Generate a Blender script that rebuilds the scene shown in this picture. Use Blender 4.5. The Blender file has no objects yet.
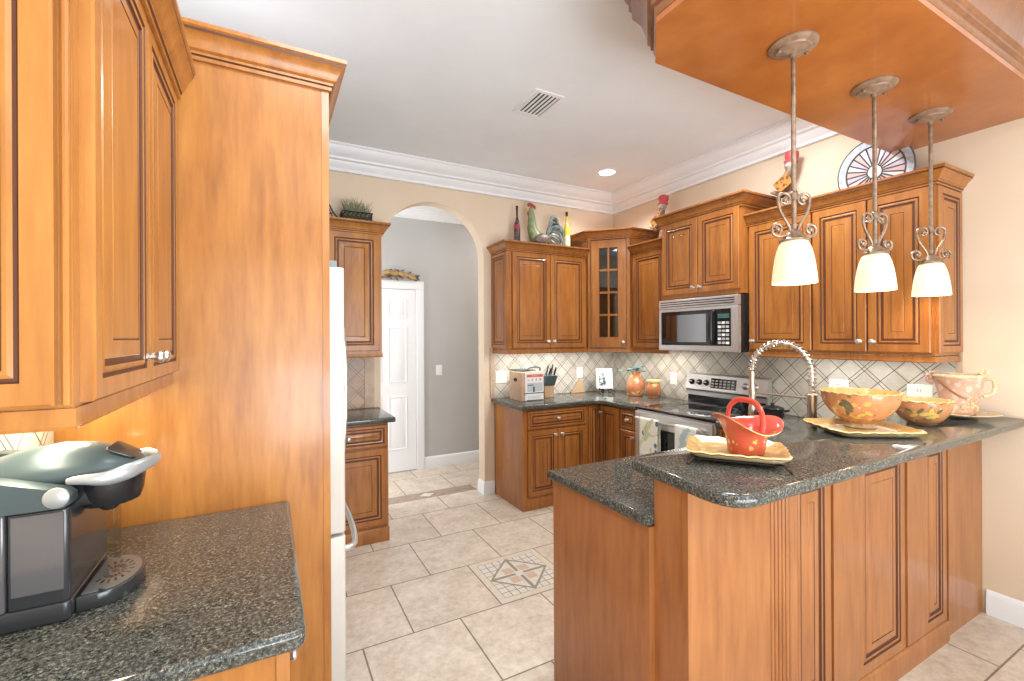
import bpy, bmesh, math, random
from mathutils import Vector, Matrix, Euler
random.seed(7)
C = bpy.context.scene.collection
PI = math.pi
XL, XR, YB, HC, YH, YR = -0.57, 3.41, 3.95, 3.05, 5.08, -3.4
# ------------------------------------------------------------------ camera, light, exposure
cam_d = bpy.data.cameras.new('camera'); cam = bpy.data.objects.new('camera', cam_d); C.objects.link(cam)
cam_d.sensor_width = 36; cam_d.lens = 455 / 1024 * 36; cam_d.shift_y = -3.2 / 1024; cam_d.clip_start = 0.02
cam.matrix_world = (Matrix.Translation((0, 0, 1.5)) @ Matrix.Rotation(math.radians(-28.2), 4, 'Z')
                    @ Matrix.Rotation(PI / 2, 4, 'X') @ Matrix.Rotation(-0.005, 4, 'Z'))
bpy.context.scene.camera = cam
vs = bpy.context.scene.view_settings
vs.view_transform = 'Standard'; vs.look = 'None'; vs.gamma = 1; vs.use_curve_mapping = False
vs.exposure = 0.24
w = bpy.data.worlds.new('sky'); bpy.context.scene.world = w; w.use_nodes = True
w.node_tree.nodes['Background'].inputs[0].default_value = (.75, .87, 1, 1)
w.node_tree.nodes['Background'].inputs[1].default_value = 1.0
def area(name, loc, size, power, col=(1, 1, 1), rot=(0, 0, 0), spread=PI):
    d = bpy.data.lights.new(name, 'AREA'); d.shape = 'RECTANGLE'; d.size, d.size_y = size
    d.energy = power; d.color = col; d.spread = spread
    o = bpy.data.objects.new(name, d); C.objects.link(o); o.location = loc; o.rotation_euler = rot
    return o
def point(name, loc, power, col=(1, .8, .55), r=.03):
    d = bpy.data.lights.new(name, 'POINT'); d.energy = power; d.color = col; d.shadow_soft_size = r
    o = bpy.data.objects.new(name, d); C.objects.link(o); o.location = loc
    return o
WARM = (1, .9, .78)
area('daylight_window', (0.9, YR + .12, 1.35), (3.4, 2.3), 60, (.86, .94, 1), (-PI / 2, 0, PI))
area('added_ceiling_fill', (1.3, -1.2, 3.0), (2.4, 2.0), 26, (.93, .97, 1))  # added fill behind the camera; no ceiling fixture is known there
area('added_uplight', (1.2, -1.2, .9), (2.4, 1.2), 100, (.88, .95, 1), (PI - .55, 0, 0))  # added, unseen upward fill to brighten the ceiling
area('added_cabinet_top_fill', (-.2, 2.33, 2.50), (.6, .8), 2.5, (.9, .96, 1), (PI, 0, 0))  # unseen fill added atop the refrigerator enclosure to lift the kitchen ceiling
area('added_galley_fill', (.30, 1.0, 3.02), (.6, .5), 15, (.93, .97, 1))  # added soft fill above the view, brightens the near kitchen
area('added_range_fill', (2.42, 1.75, 3.03), (.7, .25), 36, (.95, .98, 1))  # added fill hidden by the soffit, lifts the back of the kitchen
area('added_hall_side_fill', (-.45, 4.62, 1.55), (2.2, .8), 36, (.95, .98, 1), (0, -PI / 2, 0))  # unseen side fill added to light the grey hall wall evenly
area('added_hall_top_fill', (2.9, 4.62, 3.0), (.5, .5), 13, (1, .98, .96))  # added out-of-view fill for the hall, no known lamp
area('strip_light_a', (2.34, 3.73, 1.372), (.8, .06), 4.2, (1, .97, .90))
area('strip_light_b', (3.17, 3.05, 1.372), (.06, .45), 2.6, (1, .97, .90))
area('strip_light_corner', (3.02, 3.60, 1.372), (.22, .06), 2.2, (1, .97, .90), (0, 0, -.87))
area('strip_light_c', (3.19, 1.5, 1.372), (.06, .75), 2.6, (1, .97, .90))
area('strip_light_d', (-.45, 1.45, 1.372), (.05, .6), 4.2, (1, .90, .66))
# ------------------------------------------------------------------ materials
def mat(name, col=(.8, .8, .8), rough=.5, metal=0, coat=0, emit=None, estr=0, trans=0, ior=1.45, alpha=1):
    m = bpy.data.materials.new(name); m.use_nodes = True
    b = m.node_tree.nodes['Principled BSDF']
    b.inputs['Base Color'].default_value = (*col, 1); b.inputs['Roughness'].default_value = rough
    b.inputs['Metallic'].default_value = metal; b.inputs['Coat Weight'].default_value = coat
    b.inputs['Coat Roughness'].default_value = .12
    b.inputs['Transmission Weight'].default_value = trans; b.inputs['IOR'].default_value = ior
    b.inputs['Alpha'].default_value = alpha
    if emit: b.inputs['Emission Color'].default_value = (*emit, 1); b.inputs['Emission Strength'].default_value = estr
    return m
class NT:
    def __init__(s, m): s.t = m.node_tree; s.n = s.t.nodes; s.b = s.n['Principled BSDF']
    def new(s, kind, **kw):
        n = s.n.new(kind)
        for k, v in kw.items(): setattr(n, k, v)
        return n
    def link(s, a, b): s.t.links.new(a, b)
    def val(s, sock, v):
        if hasattr(v, 'is_linked') or isinstance(v, bpy.types.NodeSocket): s.link(v, sock)
        else: sock.default_value = v
    def math(s, op, a, b=0.0, c=None):
        n = s.new('ShaderNodeMath', operation=op); s.val(n.inputs[0], a); s.val(n.inputs[1], b)
        if c is not None: s.val(n.inputs[2], c)
        return n.outputs[0]
    def coord(s, scale=(1, 1, 1), loc=(0, 0, 0), rot=(0, 0, 0)):
        t = s.new('ShaderNodeTexCoord'); m = s.new('ShaderNodeMapping')
        m.inputs['Scale'].default_value = scale; m.inputs['Location'].default_value = loc; m.inputs['Rotation'].default_value = rot
        s.link(t.outputs['Object'], m.inputs['Vector']); return m.outputs[0]
    def noise(s, vec, scale, detail=4, rough=.55):
        n = s.new('ShaderNodeTexNoise'); s.link(vec, n.inputs['Vector']); n.inputs['Scale'].default_value = scale
        n.inputs['Detail'].default_value = detail; n.inputs['Roughness'].default_value = rough; return n.outputs['Fac']
    def vor(s, vec, scale, out='Distance', feature='F1'):
        n = s.new('ShaderNodeTexVoronoi', feature=feature); s.link(vec, n.inputs['Vector']); n.inputs['Scale'].default_value = scale
        return n.outputs[out]
    def ramp(s, fac, stops, interp='LINEAR'):
        n = s.new('ShaderNodeValToRGB'); n.color_ramp.interpolation = interp; e = n.color_ramp.elements
        while len(e) < len(stops): e.new(.5)
        for k, (p, c) in enumerate(stops): e[k].position = p; e[k].color = (*c, 1)
        s.val(n.inputs[0], fac); return n.outputs[0]
    def mix(s, fac, a, b, mode='MIX'):
        n = s.new('ShaderNodeMix', data_type='RGBA', blend_type=mode); s.val(n.inputs[0], fac)
        for k, v in ((6, a), (7, b)):
            if isinstance(v, tuple): n.inputs[k].default_value = (*v, 1)
            else: s.link(v, n.inputs[k])
        return n.outputs[2]
    def color(s, v): s.link(v, s.b.inputs['Base Color'])
    def bump(s, h, strength=.2, dist=.01):
        n = s.new('ShaderNodeBump'); n.inputs['Strength'].default_value = strength; n.inputs['Distance'].default_value = dist
        s.link(h, n.inputs['Height']); s.link(n.outputs[0], s.b.inputs['Normal'])
def wood(name, lo, mid, hi, sc=(9, 9, 1.1), rough=.33, coat=.25):
    m = mat(name, mid, rough, coat=coat); t = NT(m)
    g = t.noise(t.coord(sc), 3.2, 6, .6); bl = t.noise(t.coord((1.2, 1.2, .7)), 2.3, 3)
    f = t.math('ADD', t.math('MULTIPLY', g, .6), t.math('MULTIPLY', bl, .4))
    c = t.ramp(f, [(.3, lo), (.5, mid), (.7, hi)])
    k = t.vor(t.coord((1, 1, .45), (.3, .7, .1)), 3.1)
    c = t.mix(t.ramp(k, [(.0, (.75,) * 3), (.035, (0, 0, 0))]), c, (.16, .055, .018))
    t.color(c); return m
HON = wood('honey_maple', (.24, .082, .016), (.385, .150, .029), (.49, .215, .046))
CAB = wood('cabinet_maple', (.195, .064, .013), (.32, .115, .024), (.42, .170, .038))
RED = wood('peninsula_maple', (.215, .076, .024), (.325, .122, .037), (.41, .170, .055))
GLZ = mat('dark_glaze', (.085, .026, .010), .5)
SOF = wood('soffit_veneer', (.29, .085, .018), (.37, .118, .025), (.45, .16, .036), (2, 2, 2), .28, .35)
SCR = wood('soffit_crown_maple', (.15, .055, .02), (.22, .085, .03), (.29, .12, .042))
def granite(name, k=1.0):
    m = mat(name, (.05, .05, .05), .1, coat=.0); t = NT(m); v = t.coord()
    a = t.noise(v, 150, 5, .75); b = t.noise(v, 22, 3)
    c = t.ramp(a, [(.40, (.010, .011, .011)), (.50, (.05 * k, .054 * k, .05 * k)), (.60, (.15 * k, .15 * k, .125 * k)), (.68, (.42 * k, .39 * k, .31 * k))])
    d = t.ramp(t.vor(v, 190), [(.12, (.5 * k, .47 * k, .40 * k)), (.2, (0, 0, 0))])
    c = t.mix(t.ramp(b, [(.4, (0, 0, 0)), (.65, (.45,) * 3)]), c, (.085, .085, .075))
    t.color(t.mix(.35, c, d, 'ADD')); return m
GRA = granite('dark_granite')
def flat_noise(name, a, b, scale, rough, coat=0, bump=0):
    m = mat(name, a, rough, coat=coat); t = NT(m); n = t.noise(t.coord(), scale, 4)
    t.color(t.ramp(n, [(.35, a), (.65, b)]))
    if bump: t.bump(t.noise(t.coord(), scale * 8, 3), bump, .004)
    return m
WALL = flat_noise('beige_paint', (.67, .545, .41), (.70, .57, .435), 3, .75, bump=.06)
GREY = flat_noise('grey_paint', (.47, .465, .465), (.49, .485, .485), 3, .75)
CEIL = flat_noise('ceiling_paint', (.78, .82, .87), (.81, .85, .90), 3, .9, bump=.15)
WHT = mat('white_trim_paint', (.80, .82, .85), .4)
def floor_mat():
    m = mat('travertine_tile', (.6, .5, .4), .35); t = NT(m)
    x0, y0, p = .397 + .251 - .251, 2.278, .502
    tc = t.new('ShaderNodeTexCoord'); mp = t.new('ShaderNodeMapping')
    mp.inputs['Location'].default_value = (-(x0 - p * 20), -(y0 - p * 20), 0)
    t.link(tc.outputs['Object'], mp.inputs['Vector'])
    br = t.new('ShaderNodeTexBrick'); br.offset = .5; br.offset_frequency = 2; br.squash = 1
    t.link(mp.outputs[0], br.inputs['Vector'])
    br.inputs['Scale'].default_value = 1; br.inputs['Brick Width'].default_value = p; br.inputs['Row Height'].default_value = p
    br.inputs['Mortar Size'].default_value = .0042; br.inputs['Mortar Smooth'].default_value = .1; br.inputs['Bias'].default_value = 0
    br.inputs['Color1'].default_value = (.60, .525, .44, 1); br.inputs['Color2'].default_value = (.66, .585, .495, 1)
    br.inputs['Mortar'].default_value = (.20, .165, .13, 1)
    v = t.coord(); n = t.noise(v, 7, 8, .65); n2 = t.noise(v, 28, 5, .7)
    mot = t.ramp(t.math('ADD', t.math('MULTIPLY', n, .6), t.math('MULTIPLY', n2, .4)), [(.36, (.80, .74, .68)), (.5, (.97, .95, .93)), (.64, (1.13, 1.13, 1.12))])
    t.color(t.mix(1.0, br.outputs['Color'], mot, 'MULTIPLY'))
    t.bump(br.outputs['Fac'], -.25, .004); return m
FLO = floor_mat()
def splash_mat(name, ax, a, b, grout):
    m = mat(name, a, .3); t = NT(m)
    tc = t.new('ShaderNodeTexCoord'); sx = t.new('ShaderNodeSeparateXYZ'); t.link(tc.outputs['Object'], sx.inputs[0])
    h, z = sx.outputs[ax], sx.outputs[2]
    per, wln = .222, .0048
    msk = None; ids = []
    for sgn in (1, -1):
        q = t.math('MULTIPLY', t.math('ADD', h, t.math('MULTIPLY', z, sgn)), .7071)
        q = t.math('ADD', q, 40 * per + (.03 if sgn > 0 else .07))
        f = t.math('MODULO', q, per)
        ids.append(t.math('FLOOR', t.math('DIVIDE', q, per / 2)))
        for l in (.004, .024, .123):
            d = t.math('LESS_THAN', t.math('ABSOLUTE', t.math('SUBTRACT', f, l)), wln / 2)
            msk = d if msk is None else t.math('MAXIMUM', msk, d)
    cb = t.new('ShaderNodeCombineXYZ'); t.link(ids[0], cb.inputs[0]); t.link(ids[1], cb.inputs[1])
    wn = t.new('ShaderNodeTexWhiteNoise'); t.link(cb.outputs[0], wn.inputs['Vector'])
    n = t.noise(t.coord(), 16, 6, .65)
    f = t.math('ADD', t.math('MULTIPLY', n, .7), t.math('MULTIPLY', wn.outputs[0], .3))
    t.color(t.mix(msk, t.ramp(f, [(.3, a), (.7, b)]), grout)); t.bump(msk, -.3, .004)
    return m
SPX = splash_mat('backsplash_tile_x', 0, (.48, .45, .39), (.66, .63, .56), (.17, .14, .11))
SPY = splash_mat('backsplash_tile_y', 1, (.48, .45, .39), (.66, .63, .56), (.12, .10, .08))
SPW = splash_mat('backsplash_tile_tan', 0, (.40, .26, .17), (.52, .36, .25), (.22, .15, .1))
SPB = flat_noise('border_tile', (.46, .33, .23), (.55, .42, .31), 14, .35)
STEEL = mat('brushed_steel', (.70, .71, .71), .34, .88)
SATIN = mat('satin_silver', (.66, .65, .63), .3, .9)
CHROME = mat('polished_chrome', (.8, .8, .8), .1, 1)
NICKEL = mat('warm_nickel', (.62, .54, .46), .28, 1)
BLK = mat('black_plastic', (.015, .015, .016), .25)
BGL = mat('black_glass', (.01, .011, .012), .05)
DRK = mat('shade_and_cap_black', (.02, .015, .012), .7)  # near-black; paints the unlit cabinet interior, also used for caps and slots
BRZ = flat_noise('aged_bronze', (.20, .13, .085), (.34, .25, .18), 40, .42)
BRZ.node_tree.nodes['Principled BSDF'].inputs['Metallic'].default_value = .55
FRG = flat_noise('almond_steel', (.54, .51, .46), (.58, .55, .50), 6, .35)
CBZ = flat_noise('underlit_tan_bronze', (.20, .12, .075), (.30, .195, .13), 30, .42)  # canopy bronze; lamp light from below is put into its colour
WPL = mat('white_plastic', (.86, .85, .82), .35)
# ------------------------------------------------------------------ mesh builder
ORG = {}
class MB:
    def __init__(s): s.bm = bmesh.new(); s.mats = []
    def mi(s, m):
        if m not in s.mats: s.mats.append(m)
        return s.mats.index(m)
    def face(s, vs, m):
        try: f = s.bm.faces.new(vs); f.material_index = s.mi(m); return f
        except ValueError: return None
    def loft(s, rings, m, closed=True, cap=True, loop=False, mats=None, jm=None):
        R = [[s.bm.verts.new(p) for p in r] for r in rings]; n = len(R[0])
        for i in range(len(R) if loop else len(R) - 1):
            a, b = R[i], R[(i + 1) % len(R)]; mm = mats[i] if mats else m
            for j in range(n if closed else n - 1):
                k = (j + 1) % n; s.face((a[j], a[k], b[k], b[j]), jm.get(j, mm) if jm else mm)
        if cap and not loop:
            s.face(R[0][::-1], mats[0] if mats else m); s.face(R[-1], mats[-1] if mats else m)
        return s
    def box(s, x0, x1, y0, y1, z0, z1, m, bev=0.0):
        if x1 < x0: x0, x1 = x1, x0
        if y1 < y0: y0, y1 = y1, y0
        if bev <= 0:
            q = lambda z: [(x0, y0, z), (x1, y0, z), (x1, y1, z), (x0, y1, z)]
            return s.loft([q(z0), q(z1)], m)
        return s.slab([(x0, y0), (x1, y0), (x1, y1), (x0, y1)], z0, z1, m, bev)
    def slab(s, poly, z0, z1, m, rnd=.0, seg=3, bottom=True):
        rings = []
        if rnd <= 0: return s.loft([[(x, y, z0) for x, y in poly], [(x, y, z1) for x, y in poly]], m)
        pr = []
        if bottom: pr += [(rnd - rnd * math.sin(a), z0 + rnd - rnd * math.cos(a)) for a in [PI / 2 * k / seg for k in range(seg + 1)]]
        else: pr += [(0, z0)]
        pr += [(rnd - rnd * math.cos(a), z1 - rnd + rnd * math.sin(a)) for a in [PI / 2 * k / seg for k in range(seg + 1)]]
        for d, z in pr: rings.append([(x, y, z) for x, y in inset(poly, d)])
        return s.loft(rings, m)
    def prism(s, pts, vec, m):
        v = Vector(vec); return s.loft([[Vector(p) for p in pts], [Vector(p) + v for p in pts]], m)
    def lathe(s, cx, cy, prof, m, seg=20, cap=True, mats=None, sx=1, sy=1):
        rings = [[(cx + r * sx * math.cos(2 * PI * k / seg), cy + r * sy * math.sin(2 * PI * k / seg), z) for k in range(seg)] for r, z in prof]
        return s.loft(rings, m, cap=cap, mats=mats)
    def tube(s, pts, r, m, seg=8, closed=False, flat=1.0, up=None):
        P = [Vector(p) for p in pts]; n = len(P); rr = r if isinstance(r, (list, tuple)) else [r] * n
        rings = []; prev = None
        for i in range(n):
            if closed: t = P[(i + 1) % n] - P[i - 1]
            else: t = P[min(i + 1, n - 1)] - P[max(i - 1, 0)]
            t.normalize()
            if prev is None:
                u = Vector(up) if up else (Vector((0, 0, 1)) if abs(t.z) < .9 else Vector((1, 0, 0)))
            else: u = prev
            u = u - t * u.dot(t); u.normalize(); prev = u; w_ = t.cross(u)
            rings.append([P[i] + u * (rr[i] * math.cos(2 * PI * k / seg)) + w_ * (rr[i] * flat * math.sin(2 * PI * k / seg)) for k in range(seg)])
        return s.loft(rings, m, loop=closed)
    def ball(s, c, r, m, seg=12, rings=8):
        r = r if isinstance(r, (list, tuple)) else (r, r, r); R = []
        for i in range(rings + 1):
            a = -PI / 2 + PI * i / rings; ca = max(math.cos(a), .02)
            R.append([(c[0] + r[0] * ca * math.cos(2 * PI * k / seg), c[1] + r[1] * ca * math.sin(2 * PI * k / seg), c[2] + r[2] * math.sin(a)) for k in range(seg)])
        return s.loft(R, m)
    def sweep(s, path, prof, m, side=1, closed=False, jm=None):
        """prof: list of (out, z); path: plan polyline; out is to the left of travel when side=1"""
        n = len(path); P = [Vector(p) for p in path]; nr = []
        for i in range(n):
            def nm(a, b):
                d = (b - a).normalized(); return Vector((-d.y, d.x)) * side
            if closed or 0 < i < n - 1:
                n1 = nm(P[i - 1], P[i]); n2 = nm(P[i], P[(i + 1) % n]); q = (n1 + n2).normalized(); q = q / max(q.dot(n1), .2)
            elif i == 0: q = nm(P[0], P[1])
            else: q = nm(P[-2], P[-1])
            nr.append(q)
        rings = [[(P[i].x + nr[i].x * o, P[i].y + nr[i].y * o, z) for o, z in prof] for i in range(n)]
        return s.loft(rings, m, closed=True, cap=not closed, loop=closed, jm=jm or ({2: GLZ, 8: GLZ} if len(prof) == 13 else None))
    def door(s, O, U, N, w, h, m=None, t=.02, st=.058, flat=False, gl=None):
        m = m or CAB; gl = gl or GLZ; O = Vector(O); U = Vector(U).normalized(); N = Vector(N).normalized(); Z = Vector((0, 0, 1))
        k = min(1, min(w, h) / .26); st = st * max(k, .45); sl = .034 * max(k, .5)
        pr = [(0, 0, m), (0, t - .004, m), (.004, t, m), (st - .014, t, m), (st - .011, t - .004, gl), (st - .006, t - .004, gl), (st, t - .0005, m),
              (st + .006, t - .002, m), (st + .008, t - .006, gl), (st + .019, t - .006, gl), (st + .019 + sl, t - .001, m), (st + .022 + sl, t - .003, gl), (st + .025 + sl, t - .001, m)]
        rings = []
        for i, d, _ in pr:
            rings.append([O + U * x + Z * z + N * d for x, z in ((i, i), (w - i, i), (w - i, h - i), (i, h - i))])
        return s.loft(rings, m, mats=[p[2] for p in pr[1:]])
    def xf(s, M):
        bmesh.ops.transform(s.bm, matrix=M, verts=s.bm.verts); return s
    def build(s, name, parent=None, smooth=True, ang=35, org=None):
        bmesh.ops.recalc_face_normals(s.bm, faces=s.bm.faces)
        o = org if org is not None else (ORG[parent.name] if parent else Vector((0, 0, 0)))
        bmesh.ops.translate(s.bm, vec=-Vector(o), verts=s.bm.verts)
        me = bpy.data.meshes.new(name); s.bm.to_mesh(me); s.bm.free()
        for m in s.mats: me.materials.append(m)
        if smooth:
            me.polygons.foreach_set('use_smooth', [True] * len(me.polygons)); me.set_sharp_from_angle(angle=math.radians(ang))
        ob = bpy.data.objects.new(name, me); C.objects.link(ob); ORG[ob.name] = Vector(o)
        if parent: ob.parent = parent
        else: ob.location = o
        return ob
def inset(poly, d):
    n = len(poly); P = [Vector(p) for p in poly]
    ar = sum(P[i - 1].x * P[i].y - P[i].x * P[i - 1].y for i in range(n)); sg = 1 if ar > 0 else -1; out = []
    for i in range(n):
        d1 = (P[i] - P[i - 1]).normalized(); d2 = (P[(i + 1) % n] - P[i]).normalized()
        n1 = Vector((-d1.y, d1.x)) * sg; n2 = Vector((-d2.y, d2.x)) * sg; q = (n1 + n2).normalized(); q = q / max(q.dot(n1), .3)
        out.append((P[i].x + q.x * d, P[i].y + q.y * d))
    return out
def round_poly(poly, rad, seg=6):
    out = []; n = len(poly)
    for i, p in enumerate(poly):
        r = rad[i] if isinstance(rad, (list, tuple)) else rad
        if r <= 0: out.append(p); continue
        p0 = Vector(p); a = (Vector(poly[i - 1]) - p0).normalized(); b = (Vector(poly[(i + 1) % n]) - p0).normalized()
        s0, s1 = p0 + a * r, p0 + b * r
        for k in range(seg + 1):
            f = k / seg; q = s0 * (1 - f) ** 2 + p0 * 2 * f * (1 - f) + s1 * f ** 2; out.append((q.x, q.y))
    return out
def tag(o, label, cat, group=None):
    o['label'] = label; o['category'] = cat
    if group: o['group'] = group
    return o
def thing(name, label, cat, loc=(0, 0, 0), group=None):
    o = bpy.data.objects.new(name, None); C.objects.link(o); o.location = loc; ORG[o.name] = Vector(loc); o.empty_display_size = .05
    return tag(o, label, cat, group)
def struct(o): o['kind'] = 'structure'; return o
def copy_tree(o, parent=None):
    c = o.copy(); C.objects.link(c); ORG[c.name] = ORG[o.name]
    if parent: c.parent = parent
    for ch in list(o.children): copy_tree(ch, c)
    return c
def arc(c, r, a0, a1, n, ax='xz', other=0):
    out = []
    for k in range(n + 1):
        a = a0 + (a1 - a0) * k / n; p, q = c[0] + r * math.cos(a), c[1] + r * math.sin(a)
        out.append({'xz': (p, other, q), 'yz': (other, p, q), 'xy': (p, q, other)}[ax])
    return out
def smooth_path(pts, n=6):
    P = [Vector(p) for p in pts]; out = []
    for i in range(len(P) - 1):
        p0, p1, p2, p3 = P[max(i - 1, 0)], P[i], P[i + 1], P[min(i + 2, len(P) - 1)]
        for k in range(n):
            t = k / n
            out.append(.5 * ((2 * p1) + (p2 - p0) * t + (2 * p0 - 5 * p1 + 4 * p2 - p3) * t * t + (3 * p1 - p0 - 3 * p2 + p3) * t ** 3))
    out.append(P[-1]); return out
# ------------------------------------------------------------------ the room
b = MB(); b.box(XL - .15, XR + .15, YR - .15, YH + .12, -.08, 0, FLO)
floor = struct(b.build('floor', smooth=False))
# marble threshold under the arch
MAR = flat_noise('brown_marble', (.30, .22, .16), (.40, .30, .23), 18, .3)
b = MB(); b.box(.845, 1.81, 4.13, 4.30, 0, .0015, MAR)
th = b.build('threshold', floor, False); th['label'] = 'brown marble threshold strip'
MOS = flat_noise('mosaic_white', (.60, .56, .49), (.72, .69, .63), 60, .3)
MOP = flat_noise('mosaic_pink', (.55, .40, .30), (.62, .47, .36), 60, .3)
MOG = mat('mosaic_band', (.28, .235, .18), .35); MOB = flat_noise('mosaic_border', (.62, .54, .43), (.68, .61, .5), 25, .3)
b = MB()
b.slab([(1.33, 4.16), (1.40, 4.215), (1.33, 4.27), (1.26, 4.215)], .0016, .0024, MOS)
b.build('threshold_diamond', floor, False)
b = MB()
cx, cy, hs, zt = 1.401, 2.529, .248, .0012
def rect(b, x0, x1, y0, y1, z, m): b.face([b.bm.verts.new((x, y, z)) for x, y in ((x0, y0), (x1, y0), (x1, y1), (x0, y1))], m)
def poly(b, pts, z, m): b.face([b.bm.verts.new((x, y, z)) for x, y in pts], m)
rect(b, cx - hs, cx + hs, cy - hs, cy + hs, zt, MOB); hi = .205
rect(b, cx - hi, cx + hi, cy - hi, cy + hi, zt + .0003, MOG)
nt = 8; tw = 2 * hi / nt
for i in range(nt):
    for j in range(nt):
        x, y = cx - hi + (i + .5) * tw, cy - hi + (j + .5) * tw
        rect(b, x - tw / 2 + .003, x + tw / 2 - .003, y - tw / 2 + .003, y + tw / 2 - .003, zt + .0006, MOS)
def dia(r, k=.72): return [(cx + r * math.cos(a) * (1 if q % 2 == 0 else k), cy + r * math.sin(a) * (1 if q % 2 == 0 else k)) for q, a in enumerate([PI / 4 * i for i in range(8)])]
poly(b, dia(.205, .72), zt + .001, MOG); poly(b, dia(.185, .72), zt + .0013, MOS)
for a in (0, PI / 2, PI, 3 * PI / 2):
    for s in (-1, 1):
        u = (math.cos(a + s * PI / 4), math.sin(a + s * PI / 4)); v = (math.cos(a), math.sin(a))
    u = (math.cos(a + PI / 4), math.sin(a + PI / 4)); v = (-u[1], u[0])
    q = lambda r, s_: (cx + u[0] * r + v[0] * s_, cy + u[1] * r + v[1] * s_)
    poly(b, [q(.03, 0), q(.078, .048), q(.125, 0), q(.078, -.048)], zt + .0016, MOP)
for a in (0, PI / 2):
    u = (math.cos(a), math.sin(a)); v = (-u[1], u[0])
    poly(b, [(cx + u[0] * r + v[0] * s_, cy + u[1] * r + v[1] * s_) for r, s_ in ((-.185, -.011), (.185, -.011), (.185, .011), (-.185, .011))], zt + .0018, MOG)
rect(b, cx - .028, cx + .028, cy - .028, cy + .028, zt + .002, MOS)
mo = b.build('mosaic_inset', floor, False); mo['label'] = 'square mosaic tile inset with star pattern'
b = MB(); b.box(XL - .15, XR + .15, YR - .15, YH + .12, HC, HC + .1, CEIL); ceiling = struct(b.build('ceiling', smooth=False))
# back wall with arch
AX0, AX1, AS = .845, 1.815, 2.245; acx, ar = (AX0 + AX1) / 2, (AX1 - AX0) / 2
pts = [(XL - .12, YB, 0), (AX0, YB, 0)] + [(acx - ar * math.cos(a), YB, AS + (ar * .98) * math.sin(a)) for a in [PI * k / 32 for k in range(33)]] + [(AX1, YB, 0), (XR + .12, YB, 0), (XR + .12, YB, HC), (XL - .12, YB, HC)]
b = MB(); b.prism(pts, (0, .13, 0), WALL); wall_back = struct(b.build('wall_back', ang=25))
b = MB(); b.box(XR, XR + .12, YR, YB, 0, HC, WALL); wall_right = struct(b.build('wall_right', smooth=False))
b = MB(); b.box(XL - .12, XL, YR, YB, 0, HC, WALL); wall_left = struct(b.build('wall_left', smooth=False))
b = MB(); b.box(XL - .12, XR + .12, YH, YH + .12, 0, HC, GREY); wall_hall = struct(b.build('wall_hall', smooth=False))
b = MB(); b.box(XL - .12, XL, YB + .13, YH, 0, HC, GREY); struct(b.build('wall_hall_left', smooth=False))
b = MB(); b.box(XR, XR + .12, YB + .13, YH, 0, HC, GREY); struct(b.build('wall_hall_right', smooth=False))
# rear wall with a wide window
b = MB(); b.box(XL - .12, XR + .12, YR - .12, YR, 0, .2, WALL); b.box(XL - .12, XR + .12, YR - .12, YR, 2.5, HC, WALL)
b.box(XL - .12, -.8 + .02, YR - .12, YR, .2, 2.5, WALL); b.box(2.6, XR + .12, YR - .12, YR, .2, 2.5, WALL); struct(b.build('wall_rear', smooth=False))
b = MB()
for x in (-.5, .5, 1.5, 2.55): b.box(x - .03, x + .03, YR - .09, YR - .03, .2, 2.5, WHT)
for z in (.2, 1.3, 2.44): b.box(-.5, 2.55, YR - .085, YR - .035, z, z + .06, WHT)
struct(b.build('window_1', smooth=False))
# crown mouldings of the room
def room_crown(h=.19, d=.15):
    return [(0, HC), (d, HC), (d, HC - .014), (d - .012, HC - .02), (d - .02, HC - .045), (d - .045, HC - .075), (d - .07, HC - .09), (d - .075, HC - .104), (d - .095, HC - .112),
            (d - .10, HC - .135), (.03, HC - .155), (.022, HC - .165), (.022, HC - h + .006), (.012, HC - h), (0, HC - h)]
b = MB(); b.sweep([(XR, .2), (XR, YB), (XL, YB), (XL, 1.9)], room_crown(), WHT); struct(b.build('trim_1'))
b = MB(); b.sweep([(XR, YH), (XL, YH)], room_crown(.2, .14), WHT); struct(b.build('trim_2'))
BBP = [(0, 0), (.016, 0), (.016, .085), (.013, .1), (.013, .108), (.006, .125), (0, .13)]
b = MB(); b.sweep([(XR, YR), (XR, .955)], BBP, WHT); struct(b.build('baseboard_right'))
b = MB(); b.sweep([(1.915, YB), (AX1, YB), (AX1, YB + .13)], [(o, z * .95) for o, z in BBP], WHT, side=1); struct(b.build('baseboard_back'))
b = MB(); b.sweep([(XR, YH), (1.575, YH)], BBP, WHT); struct(b.build('baseboard_hall'))
# hall door
d1 = struct(bpy.data.objects.new('door_1', None)); C.objects.link(d1); d1.location = (1.1, YH, 0); ORG[d1.name] = Vector(d1.location)
DX0, DX1 = .78, 1.478
b = MB(); cs = [(0, 0), (.0, .016), (.03, .022), (.07, .018), (.09, .012), (.09, 0)]
for x0, x1 in ((DX0 - .095, DX0 - .003), (DX1 + .003, DX1 + .095)):
    b.box(x0, x1, YH - .018, YH, 0, 2.045, WHT, .004); b.box(x0 + .012, x1 - .012, YH - .024, YH - .017, 0, 2.045, WHT, .003)
b.box(DX0 - .095, DX1 + .095, YH - .02, YH, 2.045, 2.14, WHT, .004); b.box(DX0 - .083, DX1 + .083, YH - .026, YH - .019, 2.057, 2.128, WHT, .003)
b.build('casing', d1)
b = MB(); DW = DX1 - DX0
b.box(DX0, DX1, YH - .012, YH, .012, 2.04, WHT)
b.build('door_leaf', d1, False)
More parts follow.
